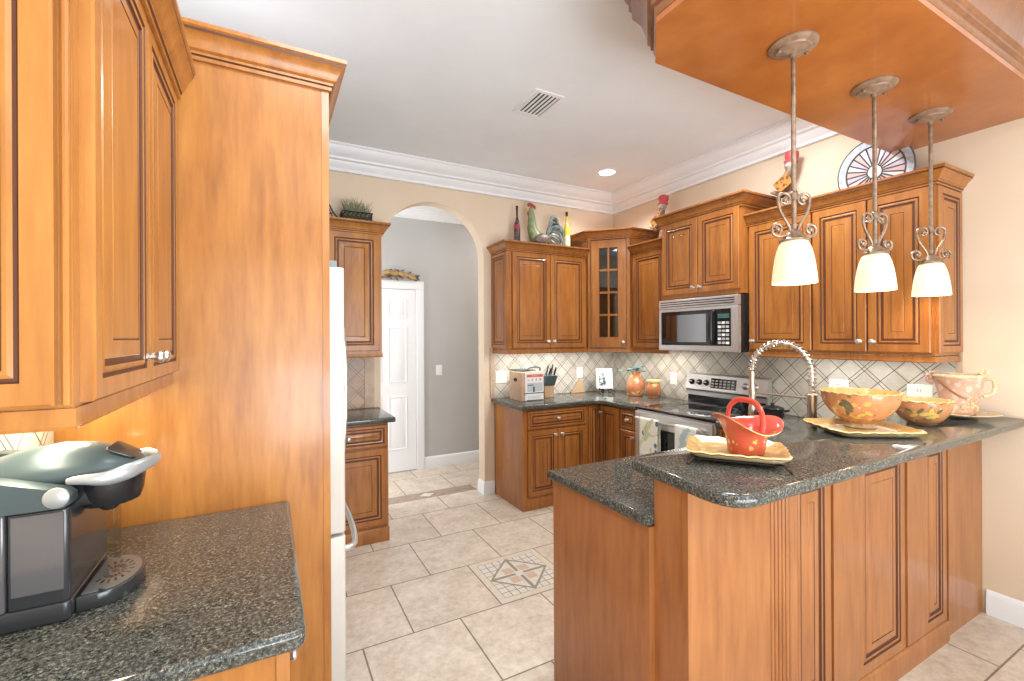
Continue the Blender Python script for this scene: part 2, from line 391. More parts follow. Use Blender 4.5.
for px in (DX0 + .10, DX0 + DW / 2 + .035):
    for z0, z1 in ((.25, .85), (1.0, 1.62), (1.72, 1.93)):
        b = MB(); wv = DW / 2 - .135
        pr = [(0, .012), (.006, .004), (.022, .004), (.04, .011), (.045, .011)]
        b.loft([[(px + i, YH - .012 - dd + .012 * 0, z0 + i), (px + wv - i, YH - .012 - dd, z0 + i), (px + wv - i, YH - .012 - dd, z1 - i), (px + i, YH - .012 - dd, z1 - i)] for i, dd in [(0, 0), (.006, .006), (.014, .006), (.02, .001), (.024, .001), (.04, .006)]], WHT, cap=True)
        b.build('door_panel', d1)
# backsplashes: part of the walls
b = MB(); b.box(1.92, XR - .008, YB - .008, YB, .9145, 1.40, SPX); b.build('tile_backsplash', wall_back, False)
b = MB(); b.box(1.875, 1.92, YB - .010, YB, .9145, 1.40, SPB); b.build('tile_border', wall_back, False)
b = MB(); b.box(.2, .71, YB - .008, YB, .9145, 1.36, SPW); b.build('tile_backsplash', wall_back, False)
b = MB(); b.box(.712, .79, YB - .010, YB, .9145, 1.36, SPB); b.build('tile_border', wall_back, False)
b = MB(); b.box(XR - .008, XR, 1.075, YB - .008, .9145, 1.42, SPY); b.build('tile_backsplash', wall_right, False)
b = MB(); b.box(XR - .010, XR, 1.045, 1.075, 1.08, 1.40, SPB); b.build('tile_border', wall_right, False)
b = MB(); b.box(XL, XL + .008, .95, 1.834, .9145, 1.40, SPY); b.build('tile_backsplash', wall_left, False)
# ------------------------------------------------------------------ cabinetry
KNOB = MB(); KNOB.lathe(0, 0, [(.010, 0), (.010, .003), (.005, .006), (.005, .012), (.012, .018), (.0155, .024), (.014, .030), (.006, .033)], SATIN, 14)
KME = None
def knob(parent, P, N):
    """satin knob standing off a door face at P along N"""
    global KME
    b = MB(); b.lathe(0, 0, [(.010, 0), (.010, .003), (.0055, .006), (.0055, .014), (.012, .019), (.0155, .026), (.014, .032), (.006, .036)], SATIN, 14)
    q = Vector((0, 0, 1)).rotation_difference(Vector(N)).to_matrix().to_4x4()
    b.xf(Matrix.Translation(P) @ q); o = b.build('knob', parent); o['label'] = 'small satin silver knob'; return o
CRN = [(-.012, 0), (.010, 0), (.010, .010), (.015, .014), (.015, .021), (.024, .026), (.03, .04), (.045, .058), (.052, .062), (.052, .070), (.058, .074), (.058, .085), (-.012, .085)]
def crown_prof(z0, sc=1.0, d=1.0): return [(o * d, z0 + z * sc) for o, z in CRN]
RAIL = [(-.018, .0), (.004, .0), (.007, .006), (.004, .014), (.004, .034), (-.018, .034)]
def rail_prof(z0): return [(o, z0 + z) for o, z in RAIL]
def dr(cab, O, U, N, w, h, name='door', m=None, kn=None, **kw):
    b = MB(); b.door(O, U, N, w, h, m, **kw); o = b.build(name, cab, ang=25)
    if kn is not None:
        O, U, N = Vector(O), Vector(U).normalized(), Vector(N).normalized()
        for k in (kn if isinstance(kn, list) else [kn]):
            knob(o, O + U * k[0] + Vector((0, 0, k[1])) + N * kw.get('t', .02), N)
    return o
X_, Y_ = Vector((1, 0, 0)), Vector((0, 1, 0))
# -- left foreground wall cabinet: faces +X
g = thing('wall_cabinet', 'honey wood wall cabinet over the coffee maker, nearest and at the left edge', 'cabinet', (XL, 1.41, 1.355))
lx, y0, y1 = -.278, .985, 1.833
b = MB(); b.box(XL, lx, y0, y1, 1.385, 2.33, HON); b.build('carcass', g, False)
b = MB(); b.sweep([(XL, y0 - .001), (lx, y0 - .001), (lx, y1)], rail_prof(1.355), HON, side=-1); b.build('light_rail', g)
b = MB(); b.sweep([(XL, y0 - .02), (lx + .02, y0 - .02), (lx + .02, y1)], [(o, z) for o, z in crown_prof(2.29, 1.25, .85)], HON, side=-1); b.build('crown', g)
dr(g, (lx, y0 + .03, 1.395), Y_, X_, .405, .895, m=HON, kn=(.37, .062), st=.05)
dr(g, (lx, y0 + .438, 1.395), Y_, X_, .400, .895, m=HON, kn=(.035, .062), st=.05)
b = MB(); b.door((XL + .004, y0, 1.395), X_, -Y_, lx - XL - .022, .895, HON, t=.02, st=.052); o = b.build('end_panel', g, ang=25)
b = MB()
b.tube([(lx - .008, y0 - .002, 1.395), (lx - .008, y0 - .002, 2.29)], .006, HON, 10)
b.build('corner_bead', g)
# -- tall fridge enclosure
g = thing('refrigerator_enclosure', 'tall honey wood side panel with crown, standing left of the refrigerator', 'cabinet', (-.2, 1.85, 0))
b = MB(); b.box(XL + .001, .180, 1.835, 1.855, 0, 2.44, HON); b.build('side_panel', g, False)
b = MB(); b.box(.180, .205, 1.832, 1.860, 0, 2.43, HON, .004); b.build('edge_stile', g)
b = MB(); b.sweep([(-.262, 1.834), (.205, 1.834), (.205, 2.80)], [(o, z) for o, z in crown_prof(2.428, 1.2, 1.0)], HON, side=-1); b.build('crown', g)
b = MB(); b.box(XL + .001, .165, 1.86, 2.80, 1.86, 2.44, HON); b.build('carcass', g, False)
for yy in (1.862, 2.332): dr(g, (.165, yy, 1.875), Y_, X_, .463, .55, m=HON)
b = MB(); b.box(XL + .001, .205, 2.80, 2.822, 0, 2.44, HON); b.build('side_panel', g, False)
# -- back left wall cabinet
g = thing('wall_cabinet', 'honey wood wall cabinet right of the refrigerator, beside the arch', 'cabinet', (.6, YB, 1.35))
UF = 3.64
b = MB(); b.box(.28, .79, UF, YB, 1.385, 2.33, HON); b.build('carcass', g, False)
b = MB(); b.sweep([(.28, UF), (.79, UF), (.79, YB)], rail_prof(1.35), HON, side=-1); b.build('light_rail', g)
b = MB(); b.sweep([(.28, UF - .004), (.794, UF - .004), (.794, YB)], crown_prof(2.308, 1.05), HON, side=-1); b.build('crown', g)
dr(g, (.395, UF, 1.40), X_, -Y_, .375, .905, m=HON)
# -- back left base cabinet and top
g = thing('base_cabinet', 'wood base cabinet with one drawer and door, beside the arch', 'cabinet', (.5, YB, 0))
b = MB(); b.box(.2, .785, 3.425, YB - .001, .0, .875, CAB); b.build('carcass', g, False)
b = MB(); b.box(.2, .788, 3.405, 3.425, 0, .105, CAB, .003); b.build('base_moulding', g)
dr(g, (.30, 3.425, .70), X_, -Y_, .475, .160, name='drawer', kn=(.2, .08))
dr(g, (.30, 3.425, .125), X_, -Y_, .475, .560, kn=(.04, .50))
b = MB(); b.slab([(.2, 3.38), (.83, 3.38), (.83, YB - .001), (.2, YB - .001)], .876, .914, GRA, .008)
tag(b.build('worktop', org=(.5, 3.7, .876)), 'short dark granite worktop between refrigerator and arch', 'worktop')
# -- back right wall cabinet (two doors)
UF = 3.64
g = thing('wall_cabinet', 'two-door wood wall cabinet on the back wall, right of the arch', 'cabinet', (2.35, YB, 1.35))
x0, x1 = 1.905, 2.793
b = MB(); b.box(x0, x1, UF, YB, 1.385, 2.31, CAB); b.build('carcass', g, False)
b = MB(); b.sweep([(x0, YB - .012), (x0, UF), (x1, UF)], rail_prof(1.348), CAB, side=-1); b.build('light_rail', g)
b = MB(); b.sweep([(x0 - .003, YB), (x0 - .003, UF - .004), (x1, UF - .004)], crown_prof(2.285, 1.0), CAB, side=-1); b.build('crown', g)
dr(g, (x0 + .045, UF, 1.40), X_, -Y_, .405, .88, kn=(.375, .06)); dr(g, (x0 + .455, UF, 1.40), X_, -Y_, .405, .88, kn=(.03, .06))
b = MB(); b.door((x0, YB - .01, 1.40), -Y_, -X_, YB - .01 - UF, .88, CAB, t=.016, st=.045); b.build('end_panel', g, ang=25)
# -- diagonal corner cabinet with glass door
g = thing('corner_cabinet', 'taller corner wall cabinet with a glass door of eight panes', 'cabinet', (3.1, 3.65, 1.35))
p0, p1 = Vector((2.80, UF - .02)), Vector((3.075, 3.325)); fp = [(p0.x, YB - .001), (p0.x, p0.y), (p1.x, p1.y), (XR - .001, p1.y), (XR - .001, YB - .001)]
du = (p1 - p0).normalized(); dn = Vector((du.y, -du.x)); L = (p1 - p0).length
b = MB()
b.slab(fp, 1.385, 1.402, CAB); b.slab(fp, 2.46, 2.478, CAB)
b.box(p0.x, p0.x + .015, p0.y + .012, YB - .001, 1.402, 2.46, CAB); b.box(p1.x + .012, XR - .001, p1.y, p1.y + .015, 1.402, 2.46, CAB)
b.build('carcass', g, False)
b = MB(); b.box(p0.x + .02, XR - .012, YB - .006, YB - .002, 1.402, 2.46, DRK); b.box(XR - .012, XR - .009, p1.y + .02, YB - .01, 1.402, 2.46, DRK); b.build('back_panel', g, False)  # near-black backs put the unlit interior's shade into the colour
for z in (1.70, 1.94, 2.17):
    b = MB(); b.slab(inset(fp, .03), z, z + .014, CAB); b.build('shelf', g, False)
b = MB(); b.sweep([(p0.x, YB - .012), (p0.x, p0.y), (p1.x, p1.y), (XR - .012, p1.y)], rail_prof(1.348), CAB, side=-1); b.build('light_rail', g)
b = MB(); b.sweep([(p0.x - .002, YB), (p0.x - .002, p0.y), (p1.x, p1.y - .002), (XR, p1.y - .002)], crown_prof(2.455, 1.05), CAB, side=-1); b.build('crown', g)
def on(u, d, z): q = p0 + du * u + dn * d; return (q.x, q.y, z)
b = MB()
def bar_(b, u0, u1, z0, z1, d0, d1, m):
    b.loft([[on(u0, d0, z0), on(u1, d0, z0), on(u1, d0, z1), on(u0, d0, z1)], [on(u0, d1, z0), on(u1, d1, z0), on(u1, d1, z1), on(u0, d1, z1)]], m)
ua, ub, za, zb = .035, L - .035, 1.40, 2.445
for a in ((0, .033, 1.402, 2.46), (L - .033, L, 1.402, 2.46)): bar_(b, *a, -.015, 0, CAB)
b.build('face_frame', g, False)
b = MB()
fw = .075
for a in ((ua, ua + fw, za, zb), (ub - fw, ub, za, zb), (ua + fw, ub - fw, za, za + fw + .02), (ua + fw, ub - fw, zb - fw, zb)): bar_(b, *a, 0.0005, .02, CAB)
ga, gb, gza, gzb = ua + fw, ub - fw, za + fw + .02, zb - fw
for a in ((ga, ga + .007, gza, gzb), (gb - .007, gb, gza, gzb), (ga, gb, gza, gza + .007), (ga, gb, gzb - .007, gzb)): bar_(b, *a, .004, .017, GLZ)
gd = b.build('door', g, False); gd['label'] = 'glass door divided into eight panes'
um = (ga + gb) / 2
b = MB(); bar_(b, um - .008, um + .008, gza, gzb, .004, .018, CAB)
for k in (1, 2, 3): zz = gza + (gzb - gza) * k / 4; bar_(b, ga, gb, zz - .009, zz + .009, .004, .017, CAB)
b.build('mullion', gd, False)
GLS = mat('shade_tinted_glass', (1, 1, 1), .02)
def glass_nodes(m, tint=(.9, .95, .95), refl=.12):
    t = NT(m); tr = t.new('ShaderNodeBsdfTransparent'); tr.inputs[0].default_value = (*tint, 1); gl = t.new('ShaderNodeBsdfGlossy'); gl.inputs['Roughness'].default_value = .03
    mx = t.new('ShaderNodeMixShader'); mx.inputs[0].default_value = refl; t.link(tr.outputs[0], mx.inputs[1]); t.link(gl.outputs[0], mx.inputs[2]); t.link(mx.outputs[0], t.n['Material Output'].inputs['Surface'])
glass_nodes(GLS, (.22, .24, .26), .08)  # glass tinted dark so the cabinet interior reads as unlit
b = MB(); bar_(b, ga + .002, gb - .002, gza, gzb, .007, .010, GLS); b.build('glass_pane', gd, False)
knob(gd, Vector(on(ub - .03, .02, za + .05)), Vector((dn.x, dn.y, 0)))
GOB = mat('goblet_glass', (.5, .55, .56), .08, .3)
def goblet(x, y, z, label, sc=1):
    b = MB(); b.lathe(x, y, [(.032 * sc, z), (.03 * sc, z + .004), (.005, z + .01), (.005, z + .07 * sc), (.03 * sc, z + .09 * sc), (.036 * sc, z + .13 * sc), (.031 * sc, z + .17 * sc), (.028 * sc, z + .17 * sc), (.03 * sc, z + .11 * sc), (.01, z + .085 * sc)], GOB, 14)
    return tag(b.build('wine_glass', org=(x, y, z)), label, 'glass', 'glassware in the corner cabinet')
for z, nm in ((1.4025, 'bottom'), (1.7145, 'lower middle'), (1.9545, 'upper middle')):
    for k, (dx, dy) in enumerate(((3.00, 3.56), (3.07, 3.49))):
        goblet(dx, dy, z, 'stemmed glass on the %s shelf behind the glass door, %s one' % (nm, ('left', 'right')[k]), .85 if z > 1.5 else 1)
# -- single door cabinet right of corner
XF = 3.10
g = thing('wall_cabinet', 'single-door wood wall cabinet between corner cabinet and microwave', 'cabinet', (XR, 3.1, 1.35))
b = MB(); b.box(XF, XR - .001, 2.874, 3.322, 1.385, 2.31, CAB); b.build('carcass', g, False)
b = MB(); b.sweep([(XF, 3.322), (XF, 2.874)], rail_prof(1.348), CAB, side=-1); b.build('light_rail', g)
b = MB(); b.sweep([(XF - .004, 3.322), (XF - .004, 2.876)], crown_prof(2.285, 1.0), CAB, side=-1); b.build('crown', g)
dr(g, (XF, 3.295, 1.40), -Y_, -X_, .40, .88)
# -- microwave cabinet
g = thing('wall_cabinet', 'raised two-door wood wall cabinet directly above the microwave', 'cabinet', (XR, 2.5, 1.84))
XM, ya, yb_ = 3.03, 2.115, 2.872
b = MB(); b.box(XM, XR - .001, ya, yb_, 1.815, 2.47, CAB); b.build('carcass', g, False)
b = MB(); b.sweep([(XR, yb_ - .0), (XM - .004, yb_ - .0), (XM - .004, ya + .0), (XR, ya + .0)], crown_prof(2.445, 1.1), CAB, side=-1); b.build('crown', g)
dr(g, (XM, yb_ - .015, 1.85), -Y_, -X_, .36, .60, kn=(.33, .04)); dr(g, (XM, yb_ - .382, 1.85), -Y_, -X_, .36, .60, kn=(.03, .04))
# -- three door cabinet at right
g = thing('wall_cabinet', 'long three-door wood wall cabinet behind the hanging lamps', 'cabinet', (XR, 1.6, 1.35))
ya, yb_ = 1.058, 2.113
b = MB(); b.box(XF, XR - .001, ya, yb_, 1.39, 2.315, CAB); b.build('carcass', g, False)
b = MB(); b.sweep([(XF, yb_), (XF, ya), (XR - .012, ya)], rail_prof(1.352), CAB, side=-1); b.build('light_rail', g)
b = MB(); b.sweep([(XF - .004, yb_ - .001), (XF - .004, ya - .004), (XR, ya - .004)], crown_prof(2.295, 1.0), CAB, side=-1); b.build('crown', g)
dr(g, (XF, 2.098, 1.405), -Y_, -X_, .425, .885, kn=(.03, .06)); dr(g, (XF, 1.662, 1.405), -Y_, -X_, .296, .885, kn=(.266, .06)); dr(g, (XF, 1.358, 1.405), -Y_, -X_, .285, .885, kn=(.03, .06))
b = MB(); b.door((XF + .01, ya, 1.405), X_, -Y_, XR - XF - .02, .885, CAB, t=.016, st=.05); b.build('end_panel', g, ang=25)
# -- base cabinets
BF = 3.40
g = thing('base_cabinet', 'wood base cabinet with a drawer over two doors, under the boxed appliance', 'cabinet', (2.25, YB, 0))
b = MB(); b.box(1.92, 2.61, BF, YB - .001, 0, .875, CAB); b.build('carcass', g, False)
b = MB(); b.box(1.918, 2.61, BF - .006, BF, 0, .10, CAB, .002); b.build('base_moulding', g)
dr(g, (1.965, BF, .70), X_, -Y_, .62, .16, name='drawer', kn=(.31, .08))
dr(g, (1.965, BF, .12), X_, -Y_, .307, .565, kn=(.275, .52)); dr(g, (2.278, BF, .12), X_, -Y_, .307, .565, kn=(.032, .52))
g = thing('corner_base_cabinet', 'wood corner base cabinet with doors meeting in the inner corner', 'cabinet', (3.0, 3.5, 0))
b = MB(); b.slab([(2.612, YB - .001), (2.612, BF), (2.76, BF), (2.76, 3.105), (XR - .001, 3.105), (XR - .001, YB - .001)], 0, .875, CAB); b.build('carcass', g, False)
dr(g, (2.62, BF, .12), X_, -Y_, .118, .745); dr(g, (2.76, 3.375, .12), -Y_, -X_, .262, .745, kn=(.03, .68))
g = thing('base_cabinet', 'narrow wood base cabinet with one drawer, left of the range', 'cabinet', (3.1, 3.0, 0))
b = MB(); b.box(2.76, XR - .001, 2.886, 3.103, 0, .875, CAB); b.build('carcass', g, False)
dr(g, (2.76, 3.095, .70), -Y_, -X_, .20, .165, name='drawer', kn=(.10, .08)); dr(g, (2.76, 3.095, .12), -Y_, -X_, .20, .565, kn=(.165, .52))
g = thing('base_cabinet', 'wood base cabinet right of the range, joining the peninsula', 'cabinet', (3.1, 1.9, 0))
b = MB(); b.box(2.76, XR - .001, 1.66, 2.106, 0, .875, CAB); b.build('carcass', g, False)
dr(g, (2.76, 2.095, .70), -Y_, -X_, .41, .165, name='drawer', kn=(.2, .08)); dr(g, (2.76, 2.095, .12), -Y_, -X_, .41, .565, kn=(.37, .52))
# -- worktops
b = MB(); b.slab([(1.885, YB - .009), (1.885, 3.355), (2.66, 3.355), (2.715, 3.30), (2.715, 2.887), (XR - .009, 2.887), (XR - .009, YB - .009)], .876, .914, GRA, .010)
tag(b.build('worktop', org=(3, 3.6, .876)), 'L-shaped dark granite worktop in the far corner holding the box and vases', 'worktop')
b = MB(); b.slab([(1.083, 1.102), (XR - .009, 1.102), (XR - .009, 2.104), (2.715, 2.104), (2.715, 1.695), (1.083, 1.695)], .876, .914, GRA, .010)
tag(b.build('worktop', org=(2, 1.4, .876)), 'lower dark granite worktop of the peninsula, behind the raised bar', 'worktop')
b = MB(); b.slab(round_poly([(1.075, .772), (XR - .002, .80), (XR - .002, 1.225), (1.12, 1.225)], [.12, 0, 0, .03]), 1.031, 1.07, GRA, .014)
tag(b.build('bar_top', org=(2.2, 1.0, 1.031)), 'raised dark granite bar top with rounded corner, carrying pottery bowls', 'worktop')
b = MB(); b.slab(round_poly([(XL + .009, 1.004), (.066, 1.004), (.066, 1.833), (XL + .009, 1.833)], [0, .025, 0, 0]), .874, .914, GRA, .012)
tag(b.build('worktop', org=(-.2, 1.4, .876)), 'dark granite worktop in the left foreground under the coffee maker', 'worktop')
# -- peninsula
g = thing('peninsula_cabinet', 'reddish wood peninsula with raised panels and fluted strip under the bar', 'cabinet', (2.2, 1.2, 0))
b = MB(); b.box(1.105, 2.755, 1.10, 1.665, 0, .875, RED); b.build('carcass', g, False)
b = MB(); b.box(1.118, 2.935, .985, 1.10, 0, 1.03, RED); b.box(2.935, XR - .012, .985, 1.10, 0, 1.03, RED); b.build('bar_wall', g, False)
b = MB(); b.box(1.095, 1.105, 1.101, 1.668, 0, .875, RED, .003); b.build('end_panel', g)
b = MB(); b.box(1.116, 1.52, .962, .985, 0, 1.03, RED, .004); b.build('corner_panel', g)
b = MB(); b.box(1.52, 1.63, .966, .985, 0, 1.03, GLZ)
for k in range(5): xx = 1.531 + k * .0215; b.tube([(xx, .966, 0), (xx, .966, 1.03)], .0088, RED, 10)
fl = b.build('fluted_pilaster', g)
for x0, x1 in ((1.905, 2.088), (2.505, 2.675)):
    b = MB(); b.box(x0, x1, .955, .985, .11, 1.03, RED, .008); b.build('pilaster', g)
for x0, x1 in ((1.634, 1.902), (2.091, 2.502), (2.678, 2.93)):
    dr(g, (x0, .985, .105), X_, -Y_, x1 - x0, .893, name='raised_panel', m=RED, t=.024, st=.06)
b = MB(); b.sweep([(1.632, .985), (2.937, .985)], [(0, 0), (.03, 0), (.03, .085), (.026, .095), (.02, .1), (0, .103)], RED, side=-1); b.build('base_moulding', g)
b = MB(); b.box(2.937, 2.950, .957, .985, .0, 1.03, RED, .003); b.box(2.950, XR - .002, .972, .985, 0, 1.03, RED); b.build('filler_panel', g, False)
for k in range(3): dr(g, (1.13 + k * .53, 1.665, .12), X_, Y_, .52, .74, m=RED, kn=(.05, .68))
# -- left base cabinet
g = thing('base_cabinet', 'honey wood base cabinet under the foreground worktop, lower left', 'cabinet', (-.2, 1.4, 0))
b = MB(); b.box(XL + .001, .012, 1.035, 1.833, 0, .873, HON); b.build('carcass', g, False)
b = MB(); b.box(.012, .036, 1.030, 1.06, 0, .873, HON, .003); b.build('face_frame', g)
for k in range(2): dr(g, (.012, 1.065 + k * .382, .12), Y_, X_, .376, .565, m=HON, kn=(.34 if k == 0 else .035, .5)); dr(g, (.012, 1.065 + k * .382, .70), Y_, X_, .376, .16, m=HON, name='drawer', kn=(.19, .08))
# ------------------------------------------------------------------ wood-clad soffit with crown
g = thing('ceiling_soffit', 'dropped wood-clad ceiling soffit holding the three hanging lamps', 'soffit', (2.4, 1.0, HC))
sx0, sy0, sy1, ch, sz = 1.215, .690, 1.350, .175, 2.61
sp = [(XR - .002, sy0), (XR - .002, sy1), (sx0 + ch, sy1), (sx0, sy1 - ch), (sx0, sy0)]
b = MB(); b.slab(sp, sz, sz + .022, SOF); b.build('bottom_board', g, False)
ip = inset(sp, .02)
b = MB(); b.slab([(XR - .002, sy0 + .02), (XR - .002, sy1 - .02), (ip[2][0], ip[2][1]), (ip[3][0], ip[3][1]), (sx0 + .02, sy0 + .02)], sz + .022, HC - .001, RED); b.build('carcass', g, False)
cp = [(-.018, .0), (.0, .0), (.006, .012), (.006, .03), (.018, .036), (.018, .05), (.03, .06), (.036, .10), (.055, .15), (.085, .19), (.092, .20), (.092, .225), (.104, .235), (.104, .26), (.118, .28), (.135, .33), (.16, .37), (.165, .38), (.165, .4139), (-.018, .4139)]
b = MB(); b.sweep([(XR - .002, sy1), (sx0 + ch, sy1), (sx0, sy1 - ch), (sx0, sy0), (XR - .002, sy0)], [(o, sz + .024 + z) for o, z in cp], SCR, side=-1); b.build('crown', g)
# ------------------------------------------------------------------ pendants
SHADE = mat('frosted_glass', (.74, .60, .38), .4, emit=(1, .82, .52), estr=.45)
t = NT(SHADE); sxyz = t.new('ShaderNodeSeparateXYZ'); t.link(t.coord(), sxyz.inputs[0])
BULB = mat('bulb', (1, 1, 1), .4, emit=(1, .9, .7), estr=6)
LBL = ['first', 'middle', 'third']
def pendant(x, y, rz, label):
    g = thing('pendant_lamp', label, 'lamp', (x, y, sz), 'pendant lamps over the bar')
    zb = 1.700
    b = MB(); b.lathe(x, y, [(.084, sz - .001), (.084, sz - .007), (.076, sz - .013), (.062, sz - .017), (.058, sz - .023), (.03, sz - .03), (.012, sz - .036), (.012, sz - .05)], CBZ, 28)
    for s in (-1, 1): b.lathe(x + s * .055 * math.cos(rz), y + s * .055 * math.sin(rz), [(.006, sz - .018), (.007, sz - .03), (.003, sz - .034)], BRZ, 8)
    b.build('canopy', g)
    b = MB(); b.tube([(x, y, sz - .045), (x, y, zb + .19)], .0085, BRZ, 10); b.lathe(x, y, [(.009, 2.05), (.013, 2.045), (.013, 2.02), (.009, 2.015)], BRZ, 12); b.build('rod', g)
    b = MB()
    R = Matrix.Translation((x, y, 0)) @ Matrix.Rotation(rz, 4, 'Z')
    for s in (-1, 1):
        # heart-shaped scroll: inward curl on top, outward curl at the bottom
        pts = []
        for k in range(15): a = PI * 1.6 - k * (PI * 1.6) / 14 + 0; r = .012 + .017 * k / 14; pts.append((.036 + r * math.cos(a + PI * .1) * 1, zb + .318 + r * math.sin(a + PI * .1)))
        pts = pts[::1]
        pts += [(.062, zb + .300), (.052, zb + .268), (.034, zb + .240), (.020, zb + .215), (.016, zb + .195), (.028, zb + .180), (.05, zb + .178)]
        for k in range(13): a = -PI * .35 + k * PI * 1.75 / 12; r = .026 - .014 * k / 12; pts.append((.066 + r * math.cos(a), zb + .206 + r * math.sin(a)))
        sm = smooth_path([(s * px, 0, pz) for px, pz in pts], 2)
        b.tube(sm, .0058, BRZ, 8); b.ball((s * (.066), 0, zb + .206), .010, BRZ, 10, 6); b.ball((s * .036, 0, zb + .318), .009, BRZ, 10, 6)
    b.xf(R); b.build('scroll', g)
    b = MB(); b.lathe(x, y, [(.012, zb + .205), (.016, zb + .2), (.03, zb + .188), (.036, zb + .18), (.04, zb + .172), (.05, zb + .165), (.051, zb + .158), (.02, zb + .157)], BRZ, 24); b.build('fitter', g)
    b = MB(); pr = [(.042, zb + .162), (.050, zb + .150), (.058, zb + .128), (.065, zb + .098), (.0705, zb + .062), (.0745, zb + .025), (.0765, zb), (.0735, zb), (.0715, zb + .025), (.0675, zb + .062), (.062, zb + .098), (.055, zb + .126), (.047, zb + .147), (.041, zb + .157)]
    b.lathe(x, y, pr, SHADE, 32, cap=False); b.build('lamp_shade', g)
    b = MB(); b.ball((x, y, zb + .085), (.024, .024, .034), BULB, 12, 8); b.lathe(x, y, [(.013, zb + .115), (.013, zb + .158)], BRZ, 10); b.build('bulb', g)
    d = point('pendant_light', (x, y, zb + .03), 2.2, (1, .8, .55), .03)
    return g
for x, y, rz, lb in ((1.770, 1.02, -.40, 'bronze pendant lamp with scrolls and glowing glass shade, nearest of the three'),
                     (2.382, 1.02, -.30, 'bronze pendant lamp with glowing glass shade, middle one of three over the bar'),
                     (2.942, 1.02, -.62, 'bronze pendant lamp with glowing glass shade, farthest right, before the cabinet end')):
    pendant(x, y, rz, lb)
# recessed light and vent
LENS = mat('lit_lens', (1, 1, 1), .5, emit=(1, .97, .92), estr=12)
def recessed(x, y, label, power):
    g = thing('recessed_light', label, 'ceiling light', (x, y, HC))
    b = MB(); b.lathe(x, y, [(.095, HC - .0005), (.095, HC - .006), (.075, HC - .008), (.072, HC - .003), (.07, HC - .0005)], WHT, 28); b.build('trim_ring', g)
    b = MB(); b.lathe(x, y, [(.07, HC - .001), (.069, HC - .004), (.01, HC - .005)], LENS, 24); b.build('lens', g)
    d = bpy.data.lights.new('recessed_lamp', 'SPOT'); d.energy = power; d.color = (1, .97, .92); d.spot_size = 2.4; d.spot_blend = .6; d.shadow_soft_size = .07
    o = bpy.data.objects.new('recessed_lamp', d); C.objects.link(o); o.location = (x, y, HC - .02)
recessed(2.816, 3.345, 'round lit recessed light in the white ceiling near the far corner', 55)
g = thing('air_vent', 'white louvred air vent in the ceiling', 'vent', (1.58, 2.575, HC))
b = MB(); x0, x1, y0, y1 = 1.475, 1.695, 2.42, 2.735
b.loft([[(x0 + i, y0 + i, HC - d), (x1 - i, y0 + i, HC - d), (x1 - i, y1 - i, HC - d), (x0 + i, y1 - i, HC - d)] for i, d in ((0, 0), (.002, .006), (.022, .010), (.022, .001))], WHT, cap=False); b.build('frame', g)
b = MB(); b.box(x0 + .022, x1 - .022, y0 + .022, y1 - .022, HC - .001, HC - .0005, DRK); b.build('duct', g, False)
for k in range(6):
    xx = x0 + .036 + k * .0295
    b = MB(); b.prism([(xx - .006, y0 + .022, HC - .003), (xx - .004, y0 + .022, HC - .003), (xx + .006, y0 + .022, HC - .009), (xx + .004, y0 + .022, HC - .010)], (0, y1 - y0 - .044, 0), WHT); b.build('louvre', g, False)
#OBJECTS
# ------------------------------------------------------------------ refrigerator
g = thing('refrigerator', 'almond steel refrigerator seen edge-on behind the tall wood panel', 'refrigerator', (-.15, 2.3, 0))
b = MB(); b.box(XL + .03, .195, 1.872, 2.785, .02, 1.765, FRG, .006); b.build('body', g)
for y0, y1, hy in ((1.866, 2.322, 2.27), (2.330, 2.788, 2.385)):
    b = MB(); b.slab(round_poly([(.200, y0), (.264, y0), (.264, y1), (.200, y1)], [0, .02, .02, 0], 5), .745, 1.775, FRG, .006); dd = b.build('door', g)
    pts = smooth_path([(.262, hy, .86), (.300, hy, .90), (.318, hy, 1.10), (.322, hy, 1.25), (.318, hy, 1.42), (.300, hy, 1.60), (.262, hy, 1.64)], 5)
    b = MB(); b.tube(pts, .011, STEEL, 10); b.build('handle', dd)
b = MB(); b.slab(round_poly([(.200, 1.866), (.264, 1.866), (.264, 2.788), (.200, 2.788)], [0, .02, .02, 0], 5), .10, .732, FRG, .006); dd = b.build('freezer_drawer', g)
b = MB(); b.tube(smooth_path([(.262, 1.90, .67), (.305, 1.93, .67), (.325, 2.10, .67), (.33, 2.33, .67), (.325, 2.55, .67), (.305, 2.72, .67), (.262, 2.75, .67)], 5), .012, STEEL, 10); b.build('handle', dd)
b = MB(); b.box(.16, .235, 1.868, 1.91, 1.766, 1.80, mat('hinge_grey', (.20, .24, .24), .4), .004); h = b.build('hinge_cover', g); h['label'] = 'grey hinge cover on top'
b = MB(); b.box(XL + .05, .19, 1.88, 2.78, 0, .03, BLK); b.build('base_grille', g, False)
